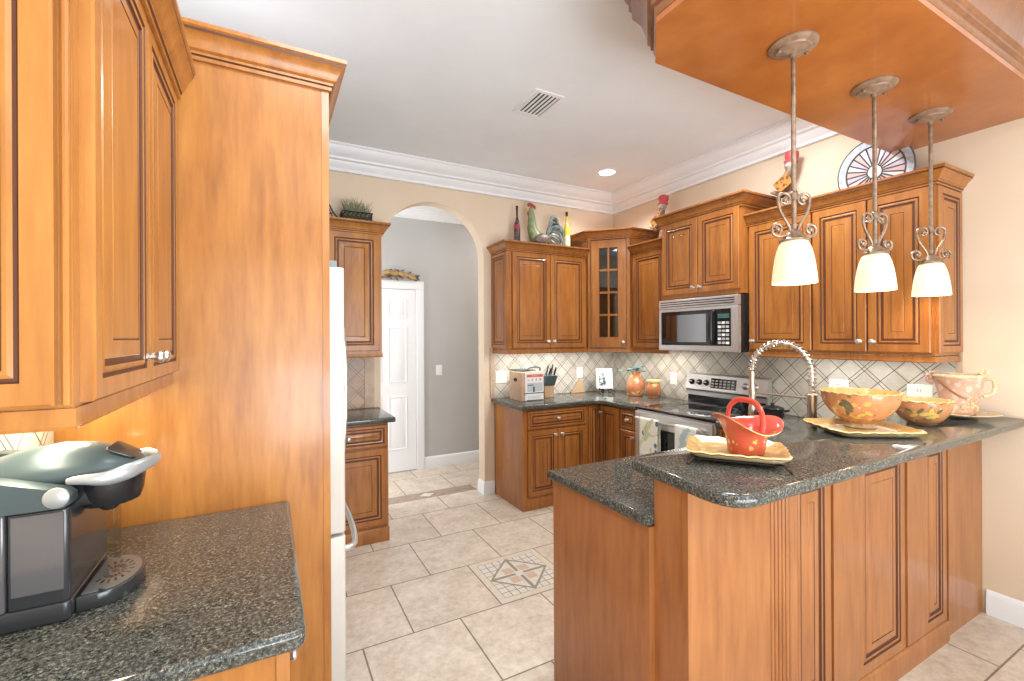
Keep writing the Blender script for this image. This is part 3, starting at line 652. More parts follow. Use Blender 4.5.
# ------------------------------------------------------------------ microwave
MX, ma, mb_ = 2.985, 2.117, 2.870
g = thing('microwave', 'stainless over-the-range microwave with black door window', 'microwave', (3.2, 2.5, 1.39))
b = MB(); b.box(MX + .03, XR - .012, ma, mb_, 1.382, 1.806, BLK, .004); b.build('body', g)
b = MB(); b.box(MX, MX + .029, ma, mb_, 1.382, 1.727, STEEL, .005); b.build('front_panel', g)
b = MB(); b.box(MX, MX + .029, ma, mb_, 1.729, 1.806, STEEL, .004); v = b.build('vent_grille', g)
for k in range(3):
    b = MB(); z = 1.745 + k * .018; b.box(MX - .003, MX + .001, ma + .03, mb_ - .02, z, z + .007, BLK); b.build('slot', v, False)
dk = mat('smoked_glass', (.20, .20, .21), .05, 1); b = MB()
b.slab([(MX - .004, ma + .06), (MX + .001, ma + .06), (MX + .001, mb_ - .03), (MX - .004, mb_ - .03)], 1.428, 1.706, BGL, .002); wn = b.build('door_window', g)
b = MB(); b.box(MX - .0055, MX - .0038, ma + .27, mb_ - .085, 1.455, 1.675, dk); b.build('screen', wn, False)
b = MB(); b.tube(smooth_path([(MX - .003, ma + .205, 1.44), (MX - .03, ma + .205, 1.465), (MX - .034, ma + .205, 1.565), (MX - .03, ma + .205, 1.665), (MX - .003, ma + .205, 1.69)], 4), .011, BLK, 10); b.build('handle', g)
BTN = mat('button_grey', (.42, .42, .42), .4); b = MB()
for i in range(3):
    for j in range(6): b.box(MX - .0062, MX - .0035, ma + .072 + i * .034, ma + .098 + i * .034, 1.442 + j * .03, 1.460 + j * .03, BTN if (i + j) % 3 else WPL)
b.box(MX - .0062, MX - .0035, ma + .072, ma + .166, 1.635, 1.668, mat('display', (.05, .12, .10), .2)); b.build('keypad', g, False)
# ------------------------------------------------------------------ range
RX, ra, rb = 2.735, 2.118, 2.874
g = thing('range', 'stainless range with black glass cooktop and rear control panel', 'stove', (3.05, 2.5, 0))
b = MB(); b.box(RX, XR - .03, ra, rb, .02, .895, STEEL, .003); b.build('body', g)
b = MB(); b.box(RX - .02, XR - .075, ra, rb, .896, .917, BGL, .006); ck = b.build('cooktop', g)
RNG = mat('burner_ring', (.10, .10, .10), .25)
for x, y, r in ((2.89, 2.31, .105), (2.89, 2.68, .085), (3.15, 2.31, .08), (3.15, 2.68, .10)):
    b = MB(); b.lathe(x, y, [(r, .9171), (r, .9176), (r - .008, .9176), (r - .008, .9171)], RNG, 28, cap=False); b.build('burner', ck)
b = MB(); pf = [(XR - .075, .905), (XR - .085, 1.02), (XR - .10, 1.04), (XR - .075, 1.165), (XR - .05, 1.178), (XR - .03, 1.175), (XR - .03, .905)]
b.prism([(x, ra, z) for x, z in pf], (0, rb - ra, 0), STEEL); bg = b.build('control_panel', g, ang=20)
b = MB(); b.box(XR - .082, XR - .072, ra + .015, rb - .015, .918, 1.022, BGL); b.build('panel_base', bg, False)
sl = Vector((.025, 0, .125)).normalized(); nr = Vector((-sl.z, 0, sl.x))
def onp(y, s): return Vector((XR - .10, y, 1.04)) + sl * s
for y in (rb - .065, rb - .145, rb - .215, ra + .18, ra + .10):
    b = MB(); b.lathe(0, 0, [(.026, 0), (.026, .006), (.020, .010), (.018, .026), (.015, .028)], SATIN if y < 2.4 else BLK, 16); b.box(-.004, .004, -.018, .018, .026, .034, SATIN)
    b.xf(Matrix.Translation(onp(y, .062)) @ Vector((0, 0, 1)).rotation_difference(nr).to_matrix().to_4x4()); b.build('knob', bg)
def slant(b, y0, y1, s0, s1, d, m):
    q = [onp(y0, s0), onp(y1, s0), onp(y1, s1), onp(y0, s1)]; b.loft([q, [p + nr * d for p in q]], m)
b = MB(); slant(b, ra + .26, rb - .26, .022, .105, .003, BGL); dsp = b.build('display', bg, False)
b = MB()
for i in range(6):
    for j in range(3): slant(b, ra + .275 + i * .038, ra + .300 + i * .038, .030 + j * .024, .044 + j * .024, .0042, BTN)
b.build('touch_pads', dsp, False)
b = MB(); b.box(RX - .028, RX - .001, ra + .004, rb - .004, .22, .885, STEEL, .006); od = b.build('oven_door', g)
b = MB(); b.box(RX - .031, RX - .027, ra + .10, rb - .10, .42, .77, BGL); b.build('window', od, False)
b = MB(); hz = .835; b.tube([(RX - .07, ra + .05, hz), (RX - .07, rb - .05, hz)], .012, SATIN, 12)
for y in (ra + .07, rb - .07): b.tube([(RX - .07, y, hz), (RX - .027, y, hz)], .009, SATIN, 8)
b.build('handle', od)
b = MB(); b.box(RX - .026, RX - .001, ra + .004, rb - .004, .05, .21, STEEL, .005); b.build('storage_drawer', g)
def towel(y0, y1, zb, label, seed, cols):
    m = mat('towel_print', (.8, .78, .7), .9); t = NT(m); v = t.coord()
    f = t.vor(t.coord((1, 1, 1), (seed, seed, 0)), 13); n = t.noise(v, 14, 2)
    c = t.mix(t.ramp(f, [(.22, (1, 1, 1)), (.30, (0, 0, 0))]), cols[0], cols[1]); c = t.mix(t.ramp(n, [(.52, (0, 0, 0)), (.58, (1, 1, 1))]), c, cols[2]); t.color(c)
    b = MB(); rings = []; x = RX - .07; rr = .016
    prof = [(x + rr + .002, zb + .12), (x + rr, hz - .02)] + [(x + rr * math.cos(a), hz + rr * math.sin(a)) for a in [PI * k / 8 for k in range(9)]] + [(x - rr - .001, hz - .05), (x - rr - .004, zb + .12), (x - rr - .003, zb)]
    ny = 12
    for k in range(ny + 1):
        y = y0 + (y1 - y0) * k / ny; wv = .003 * math.sin(k * 2.1 + seed)
        rings.append([(px + (wv if px < x - .01 else 0), y, pz) for px, pz in prof] + [(px + (wv if px < x - .01 else 0) + (.004 if px < x else -.004 if abs(pz - hz) > .02 else 0), y, pz - (.003 if abs(pz - hz) < .018 else 0)) for px, pz in prof[::-1]])
    b.loft(rings, m); tag(b.build('dish_towel', org=(x, (y0 + y1) / 2, hz)), label, 'towel', 'dish towels on the oven handle')
towel(2.57, 2.76, .47, 'pale patterned dish towel on the oven handle, left one', 3, ((.80, .79, .70), (.10, .16, .22), (.55, .60, .38)))
towel(2.21, 2.40, .45, 'pale patterned dish towel on the oven handle, right one', 9, ((.78, .80, .74), (.12, .22, .27), (.45, .55, .58)))
# ------------------------------------------------------------------ faucet
fx, fy = 2.401, 1.30
g = thing('faucet', 'tall spring-neck kitchen faucet behind the raised bar', 'faucet', (fx, fy, .914))
b = MB(); b.lathe(fx, fy, [(.030, .9145), (.030, .925), (.024, .935), (.021, .95), (.021, 1.165), (.0235, 1.170), (.0235, 1.205), (.017, 1.212)], NICKEL, 20); b.build('body', g)
b = MB(); b.tube([(fx, fy, .99), (fx + .055, fy, .995)], .012, NICKEL, 10); b.tube([(fx + .05, fy, .99), (fx + .058, fy - .01, 1.07)], [.008, .006], NICKEL, 8); b.build('lever', g)
R_ = .15; cz = 1.312; dirv = Vector((-.10, .995, 0)).normalized()
path = [Vector((fx, fy, z)) for z in (1.205, 1.24, 1.275)] + [Vector((fx, fy, cz)) + dirv * (R_ - R_ * math.cos(a)) + Vector((0, 0, R_ * math.sin(a))) for a in [PI * k / 20 for k in range(21)]]
path += [path[-1] + Vector((0, 0, -.02))]
b = MB(); b.tube(path, .0085, STEEL, 10); b.build('hose', g)
fine = smooth_path(path, 16); coil = []; n = len(fine); turns = 27; Lk = [0]
for i in range(1, n): Lk.append(Lk[-1] + (fine[i] - fine[i - 1]).length)
import bisect
side = Vector((0, 0, 1)).cross(dirv).normalized()
for q in range(turns * 10 + 1):
    s_ = Lk[-1] * q / (turns * 10); i = min(max(bisect.bisect(Lk, s_) - 1, 0), n - 2); f = (s_ - Lk[i]) / max(Lk[i + 1] - Lk[i], 1e-6)
    p = fine[i].lerp(fine[i + 1], f); tt = (fine[i + 1] - fine[i]).normalized(); uu = side.cross(tt); a = 2 * PI * q / 10
    coil.append(p + side * (.0175 * math.cos(a)) + uu * (.0175 * math.sin(a)))
b = MB(); b.tube(coil, .0038, NICKEL, 6); b.build('spring', g)
e = path[-1]
b = MB(); b.lathe(e.x, e.y, [(.010, e.z + .02), (.013, e.z + .015), (.013, e.z - .07), (.016, e.z - .075), (.016, e.z - .17), (.020, e.z - .185), (.022, e.z - .225), (.019, e.z - .232)], NICKEL, 16); b.build('spray_head', g)
b = MB(); b.tube([(fx, fy, 1.187), (e.x, e.y + .0, 1.187)], .006, NICKEL, 8); b.lathe(e.x, e.y, [(.022, 1.178), (.022, 1.196), (.017, 1.196), (.017, 1.178)], NICKEL, 16, cap=False); b.build('support_arm', g)
# ------------------------------------------------------------------ pottery on the bar
def painted(name, base, cols, scale, rough=.22):
    m = mat(name, base, rough, coat=.3); t = NT(m); v = t.coord()
    c = t.ramp(t.noise(v, scale * .5, 3), [(.35, tuple(x * .82 for x in base)), (.65, base)])
    for k, (cl, th, sc) in enumerate(cols):
        d = t.vor(t.coord((1, 1, 1), (k * 3.7, k * 1.9, k * .7)), scale * sc); w2 = t.noise(t.coord((1, 1, 1), (k * 5.1, 2, k)), scale * 1.2, 3)
        d = t.math('ADD', d, t.math('MULTIPLY', t.math('SUBTRACT', w2, .5), .9))
        c = t.mix(t.ramp(d, [(th, (1, 1, 1)), (th + .05, (0, 0, 0))]), c, cl)
    t.color(c); return m
CREAM = painted('cream_glaze', (.70, .46, .17), [((.74, .58, .32), .25, 1.0), ((.58, .26, .10), .16, 1.6)], 26)
CRW = mat('cream_rim', (.74, .54, .24), .25, coat=.3)
REDG = painted('red_glaze', (.56, .095, .05), [((.60, .36, .12), .20, 1.0), ((.24, .16, .05), .10, 1.3)], 34)
REDI = mat('red_glaze_inside', (.62, .085, .055), .16, coat=.5)
ORG_ = painted('terracotta_glaze', (.56, .24, .10), [((.62, .36, .10), .22, .8), ((.20, .17, .05), .12, 1.1), ((.62, .50, .28), .07, 1.7)], 26)
PINK = painted('pink_stoneware', (.62, .36, .25), [((.68, .46, .34), .3, .9), ((.66, .50, .28), .1, 1.2)], 24, .5)
OLV = painted('cream_stoneware', (.66, .50, .30), [((.72, .60, .42), .3, 1.0), ((.44, .34, .16), .1, 1.3)], 28, .4)
IRON = mat('black_iron', (.035, .03, .028), .4, .6)
BRN = mat('brown_glaze_rim', (.26, .11, .045), .3, coat=.3)
def plate(g, W, D, z0, rise, name='plate', wave=.004, inner=CREAM):
    b = MB(); rings = []; mats = []
    def rr(w, d, z, wv=0, nseg=12, cr=.05):
        pts = []
        for k in range(4 * nseg):
            a = 2 * PI * (k + .5) / (4 * nseg); ex = 8
            ca, sa = math.cos(a), math.sin(a); r = (abs(ca) ** ex + abs(sa) ** ex) ** (-1 / ex)
            s_ = 1 + wv * math.sin(a * 20) / max(w, .01)
            pts.append((w / 2 * r * ca * s_, d / 2 * r * sa * s_, z + wv * .6 * math.sin(a * 20 + 1)))
        return pts
    spec = [(.60, 0, 0, BRN), (.84, .004, 0, OLV), (.97, rise * .8, wave, OLV), (1.0, rise, wave, BRN), (.975, rise + .004, wave, CRW), (.90, rise * .65 + .006, wave, inner), (.80, .011, 0, inner), (.6, .009, 0, inner), (.05, .009, 0, inner)]
    for f, dz, wv, m in spec: rings.append(rr(W * f if f > .3 else W * f, D - W * (1 - f) if f > .3 else D * f, z0 + dz, wv)); mats.append(m)
    b.loft(rings, CREAM, mats=mats[1:]); return b
def place(b, x, y, rz): return b.xf(Matrix.Translation((x, y, 0)) @ Matrix.Rotation(rz, 4, 'Z'))
VA = -math.radians(53)      # left tray follows the view of its long front edge
# wire stand + cream plate + red basket
tx, ty = 1.448, 1.040; ta = math.radians(-52)
g = thing('wire_stand', 'black wire stand under the cream plate nearest the bar corner', 'stand', (tx, ty, 1.07))
b = MB(); b.tube([(-.11, -.10, 1.082), (.11, -.10, 1.082), (.11, .10, 1.082), (-.11, .10, 1.082)], .0035, IRON, 8, closed=True)
for s in (-.5, .5): b.tube([(s * .12, -.10, 1.082), (s * .12, .10, 1.082)], .003, IRON, 6)
place(b, tx, ty, ta).build('frame', g)
for sx in (-1, 1):
    for sy in (-1, 1):
        b = MB(); b.tube(smooth_path([(sx * .11, sy * .10, 1.083), (sx * .13, sy * .122, 1.090), (sx * .142, sy * .136, 1.080), (sx * .150, sy * .142, 1.0735)], 4), .0032, IRON, 6); b.ball((sx * .151, sy * .143, 1.0755), .005, IRON, 8, 6)
        place(b, tx, ty, ta).build('foot', g)
b = plate(None, .32, .275, 1.0862, .024); place(b, tx, ty, ta)
tag(b.build('serving_plate', org=(tx, ty, 1.086)), 'cream scalloped rectangular plate on a black wire stand, under the red basket dish', 'plate')
def basket(x, y, z, rz):
    g = thing('basket_bowl', 'red ceramic basket bowl with arched handle on the cream plate', 'bowl', (x, y, z))
    b = MB(); N = 40; rings = []; mats = []
    spec = [(.050, 0, 0, 0, REDG), (.058, .004, 0, 0, REDG), (.062, .03, 0, 0, REDG), (.066, .06, .1, 0, REDG), (.078, .085, .35, .25, REDG), (.098, .104, .75, .7, REDG), (.108, .112, 1, 1, REDG), (.109, .1155, 1, 1, CRW), (.105, .115, 1, 1, REDI), (.092, .102, .75, .7, REDI), (.070, .078, .35, .25, REDI), (.055, .03, 0, 0, REDI), (.03, .012, 0, 0, REDI), (.004, .011, 0, 0, REDI)]
    for r, dz, el, sad, m in spec:
        ring = []
        for k in range(N):
            a = 2 * PI * k / N; ca, sa = math.cos(a), math.sin(a)
            rx = r * (1 + .12 * el); ry = r * (1 - .04 * el)
            zz = z + dz + sad * ((.026 if ca < 0 else .006) * ca * ca - (.034 if sa < 0 else .012) * sa * sa)
            ring.append((rx * ca * (1 - .12 * el * (ca < 0)), ry * sa, zz))
        rings.append(ring); mats.append(m)
    b.loft(rings, REDG, mats=mats[1:]); place(b, x, y, rz).build('bowl', g)
    b = MB(); pts = [(-.012, -.084, z + .088), (-.010, -.086, z + .12), (-.006, -.074, z + .155), (0, -.035, z + .180), (0, .035, z + .180), (0, .075, z + .155), (0, .088, z + .12), (0, .086, z + .09)]
    sp_ = smooth_path(pts, 5); n = len(sp_); rr = [.0068] * n
    b.tube(sp_, rr, REDI, 10, flat=1.5); place(b, x, y, rz); b.build('handle', g)
basket(1.462, 1.01, 1.0955, math.radians(-14))
# right tray, big bowl, small bowl
rx_, ry_ = 2.335, 1.06
b = plate(None, .36, .34, 1.0708, .026); place(b, rx_, ry_, math.radians(-32))
tag(b.build('serving_plate', org=(rx_, ry_, 1.071)), 'cream square plate with upturned corners on bar top, under the large footed bowl', 'plate')
def bowl(name, x, y, z, R, H, foot, fh, label, mt, wave=22, inner=CREAM):
    g = thing(name, label, 'bowl', (x, y, z)); b = MB(); N = 66; rings = []; mats = []
    spec = [(foot * .9, 0, 0, OLV), (foot, .004, 0, OLV), (foot * .8, fh * .7, 0, OLV), (foot * .9, fh, 0, mt)]
    for k in range(1, 8):
        f = k / 7; spec.append((foot * .9 + (R - foot * .9) * (math.sin(f * PI / 2) ** .85), fh + (H - fh) * f ** 1.25, .5 * f ** 3, mt))
    spec += [(R + .004, H + .002, 1, BRN), (R + .006, H + .006, 1, CRW), (R - .004, H + .007, 1, CRW)]
    for k in range(6, 0, -1):
        f = k / 7; spec.append((foot * .85 + (R - .01 - foot * .85) * (math.sin(f * PI / 2) ** .85), fh + .008 + (H - fh) * f ** 1.25, .0, inner))
    spec.append((.004, fh + .008, 0, inner))
    for r, dz, wv, m in spec:
        rings.append([(x + r * (1 + .012 * wv * math.sin(wave * 2 * PI * k / N)) * math.cos(2 * PI * k / N), y + r * (1 + .012 * wv * math.sin(wave * 2 * PI * k / N)) * math.sin(2 * PI * k / N), z + dz + .0025 * wv * math.sin(wave * 2 * PI * k / N + 1)) for k in range(N)]); mats.append(m)
    b.loft(rings, mt, mats=mats[1:]); b.build('bowl', g); return g
g = bowl('footed_bowl', 2.40, 1.09, 1.0805, .150, .158, .062, .028, 'large terracotta footed bowl with yellow scalloped rim, on the square plate', ORG_)
# painted leaves on the bowl
LEAF = mat('painted_leaf', (.13, .12, .055), .3); YEL = mat('painted_flower', (.60, .40, .10), .3)
def motif(g, x, y, zc, R, a0, m, pts):
    for da, dz, sc, rot in pts:
        b = MB(); a = a0 + da; q = []
        for k in range(10):
            t_ = 2 * PI * k / 10; u, v = sc * math.cos(t_), sc * .42 * math.sin(t_); uu, vv = u * math.cos(rot) - v * math.sin(rot), u * math.sin(rot) + v * math.cos(rot)
            rr = R(dz + vv) + .0015; q.append((x + rr * math.cos(a + uu / rr), y + rr * math.sin(a + uu / rr), zc + dz + vv))
        b.face([b.bm.verts.new(p) for p in q], m); b.build('painted_leaf' if m is LEAF else 'painted_petal', g, False)
def RB(R, H, foot, fh):
    def f(dz):
        t_ = min(max((dz - fh) / (H - fh), 0), 1) ** .8; return foot * .9 + (R - foot * .9) * (math.sin(t_ * PI / 2) ** .85)
    return f
g2 = bowl('serving_bowl', 2.795, 1.01, 1.0705, .115, .112, .058, .006, 'smaller terracotta bowl with yellow flowers, standing directly on the bar top', ORG_, 18)
f1 = RB(.150, .158, .062, .028); f2 = RB(.115, .112, .058, .006); av = math.atan2(-1.09, -2.40)
motif(g, 2.40, 1.09, 1.0805, f1, av, LEAF, [(-.42, .115, .022, .3), (-.34, .125, .020, -.5), (-.26, .112, .022, -1.0), (-.32, .095, .022, -.7), (-.36, .078, .02, 1.2)])
motif(g, 2.40, 1.09, 1.0805, f1, av, YEL, [(-.75, .09, .02, .4), (.05, .07, .018, .4), (.25, .08, .018, -.5), (-.1, .055, .016, 0)])
motif(g2, 2.795, 1.01, 1.0705, f2, av, YEL, [(.05, .06, .022, .2), (.25, .072, .020, 1.4), (.42, .058, .020, -.6), (-.35, .05, .018, .4), (.3, .045, .02, .2)])
motif(g2, 2.795, 1.01, 1.0705, f2, av, LEAF, [(-.1, .075, .018, .8), (.15, .035, .018, 0), (.55, .075, .016, .7), (-.5, .075, .016, -.4)])
# platter and handled pot at the wall
px, py = 3.215, 1.005
b = MB(); b.lathe(px, py, [(.07, 1.0708), (.085, 1.074), (.13, 1.083), (.158, 1.092), (.163, 1.096), (.158, 1.098), (.128, 1.090), (.09, 1.084), (.01, 1.083)], OLV, 40)
tag(b.build('platter', org=(px, py, 1.071)), 'round cream platter at the wall end of the bar, under the pink pot', 'plate')
g = thing('pottery_pot', 'pink pottery pot with twisted handles and flower relief on the round platter', 'pot', (px, py, 1.084))
b = MB(); zz = 1.0845; b.lathe(px, py, [(.060, zz), (.068, zz + .004), (.071, zz + .02), (.078, zz + .07), (.086, zz + .12), (.092, zz + .15), (.094, zz + .165), (.098, zz + .172), (.101, zz + .19), (.101, zz + .202), (.096, zz + .206), (.090, zz + .196), (.083, zz + .14), (.065, zz + .02), (.01, zz + .016)], PINK, 36); b.build('pot', g)
b = MB(); b.lathe(px, py, [(.101, zz + .193), (.105, zz + .198), (.104, zz + .206), (.097, zz + .210), (.094, zz + .204)], OLV, 36, cap=False); b.build('rim', g)
va2 = math.atan2(-py, -px); rt = Vector((math.sin(-va2 + PI), math.cos(va2 + PI), 0)); vd = Vector((math.cos(va2), math.sin(va2), 0)); rt = Vector((-vd.y, vd.x, 0))
if rt.dot(Vector((.881, -.473, 0))) < 0: rt = -rt
P0 = Vector((px, py, 0))
def PP(r_, v_, z_): return P0 + rt * r_ + vd * v_ + Vector((0, 0, zz + z_))
b = MB(); b.tube(smooth_path([PP(.098, .0, .19), PP(.125, .0, .185), PP(.132, 0, .15), PP(.122, 0, .115), PP(.09, .01, .10)], 5), .008, OLV, 10)
for k in range(6): a = k * 2 * PI / 6; b.ball(tuple(PP(.094 + .012 * math.cos(a), .015, .218 + .012 * math.sin(a))), .010, OLV, 8, 6)
b.build('handle', g)
b = MB(); b.tube(smooth_path([PP(-.098, .0, .19), PP(-.118, .01, .20), PP(-.12, .01, .17), PP(-.10, .02, .155)], 5), .010, PINK, 10)
for k in range(6): a = k * 2 * PI / 6; b.ball(tuple(PP(-.098 + .014 * math.cos(a), .02, .20 + .014 * math.sin(a))), .011, PINK, 8, 6)
b.build('handle', g)
b = MB(); b.tube(smooth_path([PP(-.075, .068, .18), PP(-.04, .082, .14), PP(0, .086, .105), PP(.03, .08, .09)], 5), .005, BRN, 8); b.build('twig_relief', g)
b = MB()
for cx_, cz_, s_ in ((.045, .055, 1), (.03, .095, .8), (.06, .085, .8), (.02, .045, .7), (.062, .04, .7)):
    yv = math.sqrt(max(.078 ** 2 - cx_ ** 2, 0)) + .002
    for k in range(5): a = k * 2 * PI / 5; b.ball(tuple(PP(cx_ + .011 * s_ * math.cos(a), yv, cz_ + .011 * s_ * math.sin(a))), .008 * s_, OLV, 8, 5)
    b.ball(tuple(PP(cx_, yv + .004, cz_)), .006 * s_, YEL, 8, 5)
b.build('flower_relief', g)
# ------------------------------------------------------------------ far counter
# boxed appliance
CARD = flat_noise('cardboard', (.48, .33, .22), (.55, .39, .27), 20, .85); PWH = mat('printed_white', (.80, .79, .76), .5); PRD = mat('printed_red', (.66, .14, .11), .5)
g = thing('carton', 'printed cardboard appliance box with hand hole on the far counter', 'box', (2.15, 3.72, .914))
bx0, bx1, by0, by1, bz1 = 2.03, 2.262, 3.60, 3.84, 1.178
b = MB(); b.box(bx0, bx1, by0 + .002, by1, .9145, bz1, CARD, .003); b.build('carton', g)
b = MB(); b.box(bx0 + .035, bx1 - .001, by0 - .001, by0 + .0015, .917, bz1 - .002, PWH); lab = b.build('printed_face', g, False); lab['label'] = 'white printed front of the box'
PPK = mat('printed_pink', (.60, .34, .32), .5); gr = mat('printed_grey', (.50, .55, .57), .5); dg = mat('printed_dark', (.08, .10, .11), .5); pl = mat('printed_pale', (.66, .67, .66), .5)
b = MB(); b.box(bx0 + .05, bx1 - .006, by0 - .002, by0 - .0008, 1.132, 1.158, PRD); b.box(bx0 + .10, bx1 - .06, by0 - .003, by0 - .0018, 1.140, 1.150, PPK)
for k in range(4): b.box(bx0 + .06 + k * .042, bx0 + .075 + k * .042, by0 - .002, by0 - .0008, 1.098, 1.118, (gr, PPK, PPK, PRD)[k])
b.build('red_print', lab, False)
b = MB(); b.box(bx0 + .055, bx1 - .012, by0 - .002, by0 - .0008, 1.000, 1.080, gr); b.box(bx0 + .06, bx0 + .12, by0 - .003, by0 - .0018, 1.055, 1.064, dg); b.lathe(0, 0, [(.010, 0), (.016, .02), (.008, .05), (.006, .052)], dg, 12) if False else b.box(bx0 + .115, bx0 + .135, by0 - .003, by0 - .0018, .995, 1.045, dg)
b.box(bx0 + .02, bx1, by0 - .003, by0 - .0008, .982, .990, dg); b.box(bx0 + .06, bx1 - .03, by0 - .002, by0 - .0008, .935, .962, pl); b.box(bx0 + .05, bx1 - .004, by0 - .003, by0 - .0008, .918, .924, dg); b.build('picture_print', lab, False)
b = MB(); b.lathe(0, 0, [(.034, 0), (.034, .003), (.001, .003)], DRK, 20, sy=.5); b.xf(Matrix.Translation((bx0 - .0025, 3.72, 1.105)) @ Matrix.Rotation(PI / 2, 4, 'Z') @ Matrix.Rotation(PI / 2, 4, 'X') @ Matrix.Rotation(0, 4, 'Y')); b.xf(Matrix.Identity(4)); b.build('hand_hole', g)
# folded slicer-like tool lying on the box: dark frame with handle
TEAL = mat('dark_teal_plastic', (.055, .085, .09), .35)
g = thing('handled_rack', 'dark metal rack with bent handle lying on top of the cardboard box', 'rack', (2.14, 3.72, bz1))
b = MB(); b.tube([(2.00, 3.66, bz1 + .014), (2.20, 3.64, bz1 + .014), (2.22, 3.80, bz1 + .014), (2.02, 3.82, bz1 + .014)], .006, TEAL, 8, closed=True)
for k in range(5): xx = 2.04 + k * .035; b.tube([(xx, 3.655, bz1 + .014), (xx + .02, 3.815, bz1 + .014)], .004, TEAL, 6)
b.box(2.07, 2.17, 3.68, 3.78, bz1 + .001, bz1 + .012, TEAL, .003); b.build('frame', g)
b = MB(); b.tube(smooth_path([(2.10, 3.64, bz1 + .018), (2.14, 3.635, bz1 + .04), (2.20, 3.635, bz1 + .045), (2.245, 3.64, bz1 + .035), (2.25, 3.645, bz1 + .009)], 5), .007, TEAL, 8); b.build('handle', g)
# knife block
g = thing('knife_block', 'wooden knife block with dark grey upper holder, beside the box', 'knife block', (2.40, 3.76, .914))
b = MB(); pf = [(2.335, .9145), (2.452, .9145), (2.452, 1.035), (2.335, 1.035)]
BLKW = flat_noise('beech_wood', (.52, .34, .20), (.60, .41, .25), 12, .5)
b.slab([(2.340, 3.70), (2.445, 3.70), (2.445, 3.82), (2.340, 3.82)], .9145, 1.03, BLKW, .004); b.build('base', g)
b = MB(); b.loft([[(2.336, 3.695, 1.031), (2.449, 3.695, 1.031), (2.449, 3.825, 1.031), (2.336, 3.825, 1.031)], [(2.345, 3.685, 1.125), (2.478, 3.685, 1.125), (2.478, 3.815, 1.135), (2.345, 3.815, 1.135)]], TEAL); b.build('holder', g)
for k, (x, y, zt, ln) in enumerate(((2.362, 3.71, 1.225, 'leftmost in the block'), (2.395, 3.715, 1.20, 'second from left in the block'), (2.42, 3.72, 1.235, 'tallest in the block'), (2.452, 3.71, 1.205, 'rightmost in the block'), (2.40, 3.78, 1.19, 'at the back of the block'))):
    b = MB(); b.tube([(x, y, 1.128), (x + .004, y, 1.15), (x + .012, y, (zt + 1.13) / 2), (x + .022, y - .004, zt)], [.006, .009, .010, .008], BLK if k % 2 else TEAL, 8, flat=.6)
    tag(b.build('knife', org=(x, y, 1.128)), 'dark-handled kitchen knife, ' + ln, 'knife', 'knives in the block')
# cookbook on iron easel
bk = Vector((3.075, 3.70, .914)); ang = math.radians(-30)
M_ = Matrix.Translation(bk) @ Matrix.Rotation(ang, 4, 'Z')
g = thing('book_easel', 'black scrolled iron easel in the corner holding a cookbook', 'easel', tuple(bk))
b = MB()
for s in (-1, 1):
    b.tube(smooth_path([(s * .02, -.03, .05), (s * .06, -.06, .045), (s * .085, -.085, .02), (s * .07, -.095, .004), (s * .055, -.09, .012)], 4), .0045, IRON, 6)
    b.tube(smooth_path([(s * .02, -.035, .045), (s * .03, -.07, .01), (s * .05, -.075, .03), (s * .035, -.07, .05), (s * .02, -.06, .035)], 4), .004, IRON, 6)
    b.tube([(s * .06, .025, .05), (s * .055, .075, .22)], .004, IRON, 6); b.tube([(s * .06, .02, .05), (s * .06, -.02, .042), (s * .06, -.025, .06)], .004, IRON, 6)
b.tube([(-.07, .02, .048), (.07, .02, .048)], .004, IRON, 6); b.tube([(0, .05, .20), (0, .13, .004)], .004, IRON, 6); b.tube([(-.055, .075, .22), (.055, .075, .22)], .004, IRON, 6); b.tube([(-.06, .02, .048), (0, .105, .07), (.06, .02, .048)], .004, IRON, 6)
b.xf(M_).build('frame', g)
tilt = M_ @ Matrix.Translation((0, .0, .050)) @ Matrix.Rotation(-.26, 4, 'X')
g = thing('cookbook', 'cookbook with dark picture on its pale cover, propped on the iron easel', 'book', tuple(bk + Vector((0, 0, .05))))
PAG = mat('paper_pages', (.80, .78, .70), .8); COV = mat('book_cover', (.74, .77, .74), .4)
b = MB(); b.box(-.080, .078, .002, .018, .002, .208, PAG); b.xf(tilt).build('pages', g, False)
b = MB(); b.box(-.082, .082, -.002, .002, 0, .21, COV); b.box(-.082, .082, .018, .021, 0, .21, COV); b.box(-.085, -.081, -.002, .021, 0, .21, COV); b.xf(tilt); cv = b.build('cover', g, False)
b = MB(); pt = mat('cover_picture', (.06, .10, .11), .4); NT(pt).color(NT(pt).ramp(NT(pt).noise(NT(pt).coord(), 28, 3), [(.42, (.03, .06, .07)), (.6, (.5, .56, .53))]))
b.box(-.062, .012, -.0032, -.0018, .03, .195, pt); b.xf(tilt).build('picture', cv, False)
# tan napkin-like wedge board
b = MB(); b.prism([(2.80, 3.90, .9145), (2.96, 3.90, .9145), (2.95, 3.90, 1.00), (2.90, 3.90, 1.055)], (0, .018, 0), BLKW)
tag(b.build('cutting_board', org=(2.87, 3.91, .9145), ang=20), 'small tan wooden board leaning on the backsplash left of the cookbook', 'board')
